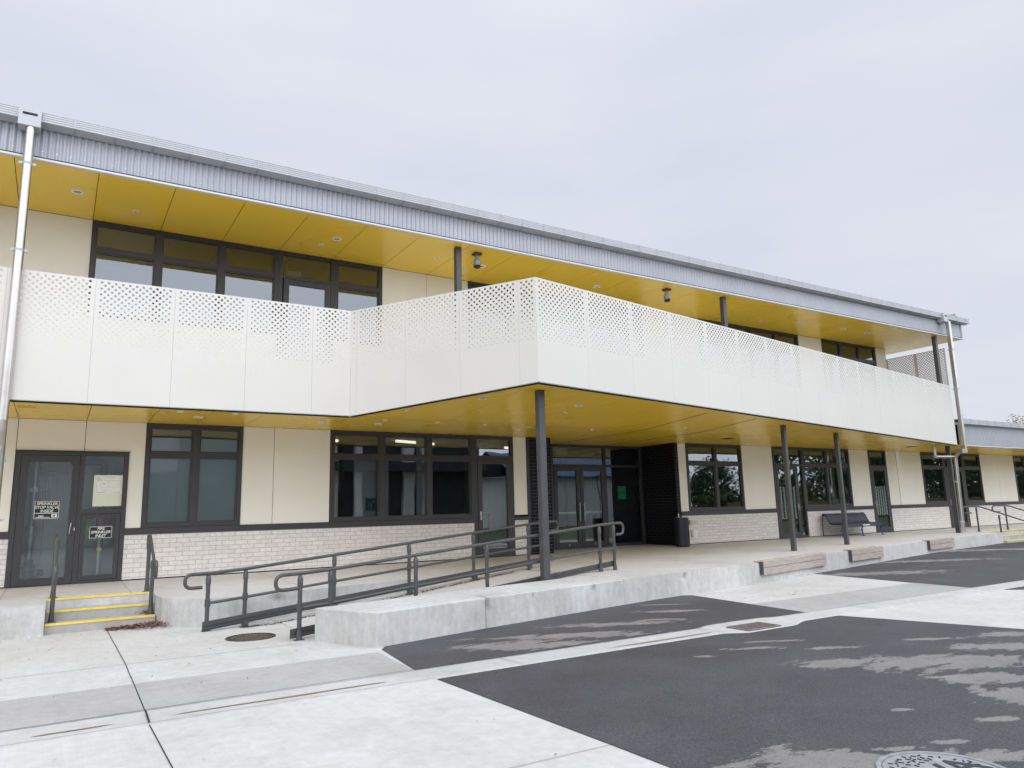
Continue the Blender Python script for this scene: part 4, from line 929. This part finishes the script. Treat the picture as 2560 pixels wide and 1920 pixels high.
MB().cyl((.76,.45),.085,.98,1.15,14).tube([(.76,.45,1.08),(.76,.33,1.08)],.06,12).cyl((.87,.45),.05,1.02,1.14,10).build('valve','valve_red',e)
for z in (.80,.86,1.32,1.37,2.03,2.08): MB().cyl((.76,.45),.095,z-.012,z+.012,16).build('flange','pipe_black',e)
MB().tube([(.76,.39,.58),(.76,.345,.58)],.045,14).build('brass_cap','brass',e)
tag(MB().box(.47,.56,.30,.33,.86,1.22).add([(.46,.29,.75),(.53,.29,.80),(.57,.29,1.24),(.53,.29,1.24),(.49,.29,1.0)],[(0,1,2,3,4)]).build('safety_vest','hivis',bevel=.01),'yellow high visibility vest hanging behind the small glass hatch','vest')
# signs on the glass (front side)
def wsign(x0,x1,z0,z1,y,label,lines,mats=('sign_black','paper_white'),cat='sign'):
    e=empty('wall_sign',((x0+x1)/2,y,z0),label,cat); bx('border',mats[1],x0,x1,y-.001,y+.001,z0,z1,e)
    bx('plate',mats[0],x0+.007,x1-.007,y-.0025,y-.0012,lines[0],z1-.007,e)
    return e
yg=-.0035
e=wsign(-.305,.068,1.168,1.472,yg,'black and white sticker reading SPRINKLER STOP VALVE INSIDE on the glass door',(1.27,))
for i,s_ in enumerate(('SPRINKLER','STOP VALVE','INSIDE')): text(s_,-.118,yg-.0035,1.407-.064*i,.070,e,'paper_white',.15,bold=.0007)
bx('plate','sign_black',-.298,.061,yg-.0025,yg-.0012,1.176,1.258,e); text('argus',-.20,yg-.0045,1.205,.042,e,'paper_white',bold=.001); bx('logo_plate','paper_white',-.28,-.07,yg-.0038,yg-.003,1.188,1.196,e); bx('logo_plate','paper_white',-.04,.045,yg-.0038,yg-.003,1.186,1.248,e); bx('logo_box','iron_light',-.02,.02,yg-.0048,yg-.0040,1.196,1.238,e)
e=wsign(.572,.932,.795,1.002,yg,'black and white sticker reading FIRE SPRINKLER INLET on the small hatch',(.802,))
for i,s_ in enumerate(('FIRE','SPRINKLER','INLET')): text(s_,.752,yg-.0035,.942-.064*i,.070,e,'paper_white',.15,bold=.0007)
e=empty('plan_sheet',(.83,.02,1.36),'pale yellow sheet with a white site plan taped inside the upper side pane','notice'); y=.022
bx('backing_sheet','paper',.585,1.058,y+.001,y+.003,1.37,1.945,e); bx('plan_page','paper_white',.61,1.048,y-.001,y+.0005,1.605,1.925,e)
L_=MB()
for a in ((.70,.83,1.84,1.842),(.70,.702,1.72,1.842),(.70,1.0,1.72,1.722),(.83,.832,1.72,1.842),(.83,1.02,1.842,1.844),(1.02,1.022,1.73,1.844),(.632,.634,1.63,1.90),(.74,.765,1.78,1.79),(.71,.83,1.665,1.668),(.64,.70,1.89,1.893),(.64,.69,1.875,1.878),(.64,.70,1.86,1.863),(.64,.685,1.845,1.848),(.74,.95,1.905,1.908),(.64,.78,1.622,1.628),(.93,1.03,1.624,1.628)): L_.box(a[0],a[1],y-.002,y-.0012,a[2],a[3])
L_.build('plan_lines','ink',e)
e=empty('exit_sign',(6.0,.5,1.3),'small green sign with a white arrow stroke inside the left bay of the wide window','sign')
bx('plate','sign_green',5.93,6.17,.18,.19,1.18,1.46,e); MB().tube([(5.98,.175,1.27),(6.02,.175,1.37),(6.05,.175,1.25),(6.10,.175,1.38),(6.14,.175,1.40)],.008,6).build('stroke','paper_white',e)
bx('partition','white_wall',5.66,6.20,.20,.24,-.02,2.36,B); bx('partition','white_wall',6.30,6.48,.20,.24,-.02,2.36,B); bx('partition','white_wall',7.19,7.40,.20,.24,-.02,2.955,B)  # white boards added behind the wide window, standing in for bright reflections
tag(bx('notice','paper',5.72,5.82,.185,.195,1.5,1.66),'small pale paper notice inside the left bay of the wide window','notice')
e=empty('door_notice',(14.4,1.42,1.35),'green two-part poster on the dark glass right of the entrance doors','poster')
bx('sheet','sign_green',14.31,14.63,1.422,1.426,1.36,1.545,e); bx('sheet','sign_green',14.31,14.63,1.422,1.426,1.56,1.745,e)
# fire extinguishers / red items in door 2
e=empty('fire_extinguisher',(9.48,.7,0),'red fire extinguisher inside the glazed side door','extinguisher')
MB().tube([(9.47,.7,.55),(9.47,.7,.6),(9.47,.7,1.0),(9.47,.7,1.06),(9.47,.7,1.1)],[.06,.075,.075,.05,.02],14).build('cylinder','valve_red',e); MB().tube([(9.47,.7,1.1),(9.53,.68,1.12),(9.54,.66,.8)],.012,8).build('hose','black_plastic',e)
tag(bx('cardboard_box','cardboard',17.22,17.52,.35,.6,1.0,1.62,None,.01),'tall brown cardboard box standing inside the right pane of the window by the entrance','box')
bx('window_bench','interior_wall',15.6,19.3,.2,.75,.86,.99,B); bx('window_bench','interior_wall',21.2,24.1,.2,.7,.86,.99,B)
for i,(x,h,mt) in enumerate(((16.15,.14,'paper_white'),(16.5,.10,'valve_red'),(18.0,.12,'light_white'),(22.1,.10,'light_white'),(22.75,.16,'paper'),(22.95,.14,'paper_white'),(23.3,.22,'paper_white'))):
    lab=['white jar on the inside sill of the window right of the entrance','small red pot on the inside sill of the window right of the entrance','thin white bottle at the right of the same inside sill','short white jar on the inside sill left of the front post','cream carton on the inside sill behind the front post','white carton beside the cream carton on the inside sill','tall white carton at the right end of the inside sill'][i]
    nm='carton' if 'carton' in lab else ('pot' if 'pot' in lab else ('bottle' if 'bottle' in lab else 'jar'))
    if nm=='carton': o_=MB().box(x-.06,x+.06,.30,.39,.99,.99+h).build(nm,mt,bevel=.004)
    else: o_=MB().tube([(x,.35,.99),(x,.35,.99+h*.8),(x,.35,.99+h)],[.05,.05,.03] if nm!='bottle' else [.025,.025,.012],12).build(nm,mt)
    tag(o_,lab,nm)
# ================================================================== BIN, SHELF, BENCH
e=empty('hand_wash_station',(14.99,-.44,-.005),'black cylindrical bin-like station with a white cup hung on it by the black brick','bin')
c=(15.0,-.45)
MB().cyl(c,.20,.02,.76,28).tube([(c[0],c[1],.76),(c[0],c[1],.785),(c[0],c[1],.79)],[.20,.205,.18],28).build('body','black_plastic',e)
MB().cyl(c,.185,-.004,.02,28).build('base','black_plastic',e); MB().cyl(c,.17,.7905,.80,28).build('lid','iron_light',e)
MB().tube([(c[0]-.14,c[1]-.04,.79),(c[0]-.14,c[1]-.04,.90)],.012,8).build('spout','light_white',e)
MB().tube([(c[0]+.12,c[1]-.185,.66),(c[0]+.13,c[1]-.205,.66)],.022,10).build('push_button','stainless',e)
MB().tube([(c[0]+.24,c[1]-.22,.24),(c[0]+.24,c[1]-.22,.26),(c[0]+.24,c[1]-.22,.44)],[.07,.085,.105],16).build('cup','cream_plastic',e)
e=empty('wall_shelf',(15.6,-.2,.6),'small cream wall shelf basin on the pale brick beside the black bin','basin')
m=MB(); m.add([(15.5,-.32,.70),(15.85,-.32,.70),(15.85,-.03,.70),(15.5,-.03,.70),(15.56,-.20,.56),(15.72,-.20,.56),(15.72,-.03,.56),(15.56,-.03,.56)],[(0,1,2,3),(7,6,5,4),(0,4,5,1),(1,5,6,2),(2,6,7,3),(3,7,4,0)]); m.build('basin','cream_plastic',e,.01)
def bench():
    e=empty('bench',(22.85,-.5,0),'navy blue perforated steel bench with curved back against the pale brick','bench')
    x0,x1=21.75,23.92
    prof=[(-.16,.66),(-.14,.715),(-.19,.745),(-.25,.72),(-.30,.64),(-.40,.44),(-.47,.405),(-.60,.40),(-.80,.405),(-.86,.385),(-.875,.34),(-.865,.30)]
    P=bez([(0,y,z) for y,z in prof],3,.03)
    m=MB(); vs=[]
    for p in P: vs+=[(x0,p.y,p.z),(x1,p.y,p.z)]
    k=len(P); 
    m.add(vs,[(2*i,2*i+1,2*i+3,2*i+2) for i in range(k-1)],True); m.add([(v[0],v[1],v[2]-.006) for v in vs],[(2*i,2*i+2,2*i+3,2*i+1) for i in range(k-1)],True); m.build('seat_sheet','bench_mesh',e)
    for xx,nm in ((x0,'end_frame'),(x1,'end_frame'),((x0+x1)/2+.0,'end_frame')):
        MB().tube([(xx,p.y,p.z-.012) for p in P],.02,8).build(nm,'navy',e)
        MB().tube(bez([(xx,-.16,.68),(xx,-.13,.4),(xx,-.13,.0)],3,.05),.019,8).build('leg','navy',e)
        MB().tube(bez([(xx,-.86,.31),(xx,-.80,.2),(xx,-.86,.02)],3,.05),.019,8).box(xx-.03,xx+.03,-.90,-.82,-.01,.01).build('leg','navy',e)
    MB().tube([(x0,-.872,.345),(x1,-.872,.345)],.02,8).build('front_rail','navy',e); bx('name_plate','paper_white',x0+1.05,x0+1.45,-.896,-.892,.33,.36,e)
m,t,b=newmat('bench_mesh'); b.inputs['Base Color'].default_value=(.03,.045,.10,1); b.inputs['Roughness'].default_value=.35; b.inputs['Alpha'].default_value=1
vo=t.nodes.new('ShaderNodeTexVoronoi'); vo.inputs['Scale'].default_value=60; vo.inputs['Randomness'].default_value=0; t.links.new(pos(t,(1,1,1)),vo.inputs[0]); t.links.new(ramp(t,vo.outputs[0],[(.32,(.75,.75,.75)),(.36,(1,1,1))]),b.inputs['Alpha'])
t.links.new(ramp(t,nse(t,pos(t),4),[(.3,(.03,.038,.07)),(.7,(.055,.065,.10))]),b.inputs['Base Color'])
bench()
# ================================================================== LEAVES
def leaves(name,n,fn,mat,label=None):
    m=MB()
    for i in range(n):
        x,y,z,s_=fn(i); a=random.random()*6.28; t1=random.uniform(-.5,.5); u=Vector((math.cos(a),math.sin(a),t1*.6))*s_; v=Vector((-math.sin(a),math.cos(a),random.uniform(-.5,.5)))*s_*.42
        c=Vector((x,y,z+abs(u.z)+abs(v.z)+.002)); m.add([c-u,c+v*.9,c+u,c-v*.9+Vector((0,0,s_*.15))],[(0,1,2,3)])
    o=m.build(name,mat); o['kind']='stuff'; return o
random.seed(11)
def lp(i):
    if i<900:
        u=random.random()**.9; x=1.55-u*.80; return (x,-3.16-abs(random.gauss(0,.25))*(1.15-u*.85)-.01*u,gz(x,-3.2)+random.random()*.07*(1-u*.85),random.uniform(.014,.034))
    x=1.38-abs(random.gauss(0,.09)); return (x,-2.80-random.random()*.1,-.31+random.random()*.05,random.uniform(.008,.022))
leaves('leaf_litter',1080,lp,'leaf_brown')
def lq(i):
    x=random.uniform(2.4,7.5); return (x,bk(x)-.10-abs(random.gauss(0,.035)),rz(x,bk(x)-.1)+.004,random.uniform(.012,.03))
leaves('leaf_litter',1100,lq,'leaf_debris')
def lr(i):
    if i<130: x=random.uniform(-1,4.5); y=random.uniform(-8.2,-3.4); 
    elif i<200: x=random.uniform(9.7,14); y=random.uniform(-7.2,-5.9)
    elif i<250: x=random.uniform(-1.5,8); y=random.uniform(-13.5,-8.8)
    else: x=random.uniform(-.8,.8); y=random.uniform(-3.7,-3.3)
    return (x,y,gz(x,y)+.006,random.uniform(.006,.020))
leaves('leaf_litter',285,lr,'leaf_debris')
# ================================================================== SURROUNDINGS (seen behind and in the glass)
def tree(x,y,h,r,fm,label,n=2600,seed=1,z0=-.45,group='trees beyond the yard',low=False):
    random.seed(seed); e=empty('tree',(x,y,z0),label,'tree',group)
    tk=MB().tube([(x,y,z0),(x+.05,y,z0+h*.3),(x-.05,y,z0+h*.6),(x,y,z0+h*.85)],[r*.09,r*.07,r*.045,r*.015],8)
    for k in range(6):
        a=k*1.1+seed; q=.35+.07*k; tk.tube([(x,y,z0+h*q*.8),(x+math.cos(a)*r*.35,y+math.sin(a)*r*.35,z0+h*(q+.1)),(x+math.cos(a)*r*.65,y+math.sin(a)*r*.65,z0+h*(q+.2))],[r*.04,r*.025,r*.008],6)
    tk.build('trunk','bark',e)
    m=MB(); cl=[]
    for k in range(40 if low else 26):
        a=random.random()*6.28; q=random.random()**.5*r*.75; zz=random.uniform(.10 if low else .3,.93); sh=max(.3,math.sin(math.pi*max(0,min(1,(zz-.15)/.85))))**.5
        cl.append((x+math.cos(a)*q*sh,y+math.sin(a)*q*sh,z0+h*zz,r*random.uniform(.16,.36)))
    for i in range(n):
        c=random.choice(cl); v=Vector((random.gauss(0,1),random.gauss(0,1),random.gauss(0,.8))).normalized()*c[3]*random.random()**.35; s_=random.uniform(.05,.11)*r/(2.4 if low else 2.5)
        p=Vector(c[:3])+v; u=Vector((random.gauss(0,1),random.gauss(0,1),random.gauss(0,1))).normalized()*s_; w_=u.orthogonal().normalized()*s_*.6
        m.add([p-u,p+w_,p+u,p-w_],[(0,1,2,3)])
    m.build('crown',fm,e)
tree(98.0,25.5,11.7,4.0,'foliage3','autumn brown tree top showing above the low wing roof at the right edge',seed=3)
tree(104.5,25,11.4,4.0,'foliage3','second autumn tree just right of the brown tree above the wing roof',seed=9)
TR=[(48,-46,4.0,3,3),(54,-48,5.2,4,0),(60,-48,5.6,4,2),(66,-45,7.0,4.5,1),(70,-38,9.0,4.5,0),(76,-36,10,5,1),(82,-36,10.5,5,0),(88,-36,11,5.5,1),(95,-34,10.5,5.5,0),(102,-32,11,6,1),(33,-54,9,4,2),(110,-34,10,6,0),(119,-33,10,6,1),(43,-50,8,3.6,3)]
kinds=['mid green','dark green','olive','brown']
for i,(x,y,h,r,f_) in enumerate(TR):
    tree(x,y,h,r,'foliage%d'%f_,'%s leafy tree across the yard, %s of the trees behind the camera'%(kinds[f_],ordn[i]),n=5600,seed=20+i,group='trees behind the camera',low=True)
hd=empty('hedge',(80,-31,-.45),'long dark green hedge across the yard in front of the trees','hedge')
random.seed(5); m=MB()
for i in range(7000):
    x=random.uniform(46,126); y=-32+random.uniform(-1.2,1.2); zz=random.random()**.7*(2.6+1.2*noise.noise(Vector((x*.25,0,0)))+.6*noise.noise(Vector((x,3,0)))); s_=random.uniform(.12,.28)
    p=Vector((x,y,-.4+zz)); u=Vector((random.gauss(0,1),random.gauss(0,1),random.gauss(0,1))).normalized()*s_; w_=u.orthogonal().normalized()*s_*.7
    m.add([p-u,p+w_,p+u,p-w_],[(0,1,2,3)])
m.build('foliage','foliage1',hd)
fe=empty('timber_fence',(80,-29,-.45),'brown timber paling fence across the yard','fence')
m=MB()
for i in range(260):
    x=50+i*.3; m.box(x,x+.27,-29+.02*random.random(),-28.96+.02*random.random(),-.45,1.35+random.uniform(-.02,.02))
m.build('palings','fence_timber',fe); bx('rail','fence_timber',50,128,-29.1,-29.01,.9,1.0,fe)
ob=empty('opposite_building',(15,-36,-.45),'two storey building with white pillars and dark glass across the yard','building')
bx('wall','white_wall',-30,29,-44,-36.2,-.45,8.2,ob); bx('glass_front','interior_dark',11,29,-36.15,-36.05,-.45,8.0,ob)
for x in (11,16.2,18.4,22.2,23.8,28): bx('pillar','white_wall',x,x+(.9 if x in (16.2,22.2) else .5),-36.0,-35.6,-.45,8.0,ob)
bx('grey_cladding','blind_grey',6.6,10.98,-36.19,-36.0,-.45,8.0,ob); bx('grey_cladding','blind_grey',3,6.59,-36.19,-36.05,-.45,4.1,ob)
bx('canopy','interior_dark',11,29,-36.0,-34.6,4.2,4.9,ob)
ob=empty('hall_building',(43,-38,-.45),'white clad hall with a blue roof across the yard','building')
bx('wall','white_wall',34,50,-46,-38,-.45,4.2,ob); m=MB(); m.add([(33,-37.2,4.2),(51,-37.2,4.2),(51,-42,6.4),(33,-42,6.4),(33,-37.2,4.05),(51,-37.2,4.05),(51,-46,4.1),(33,-46,4.1)],[(0,1,2,3),(0,4,5,1),(3,2,6,7),(4,7,6,5)]); m.build('roof','roof_blue',ob)
for x in (37,41,45): bx('panel_joint','interior_dark',x,x+.05,-37.995,-37.98,-.45,4.2,ob)
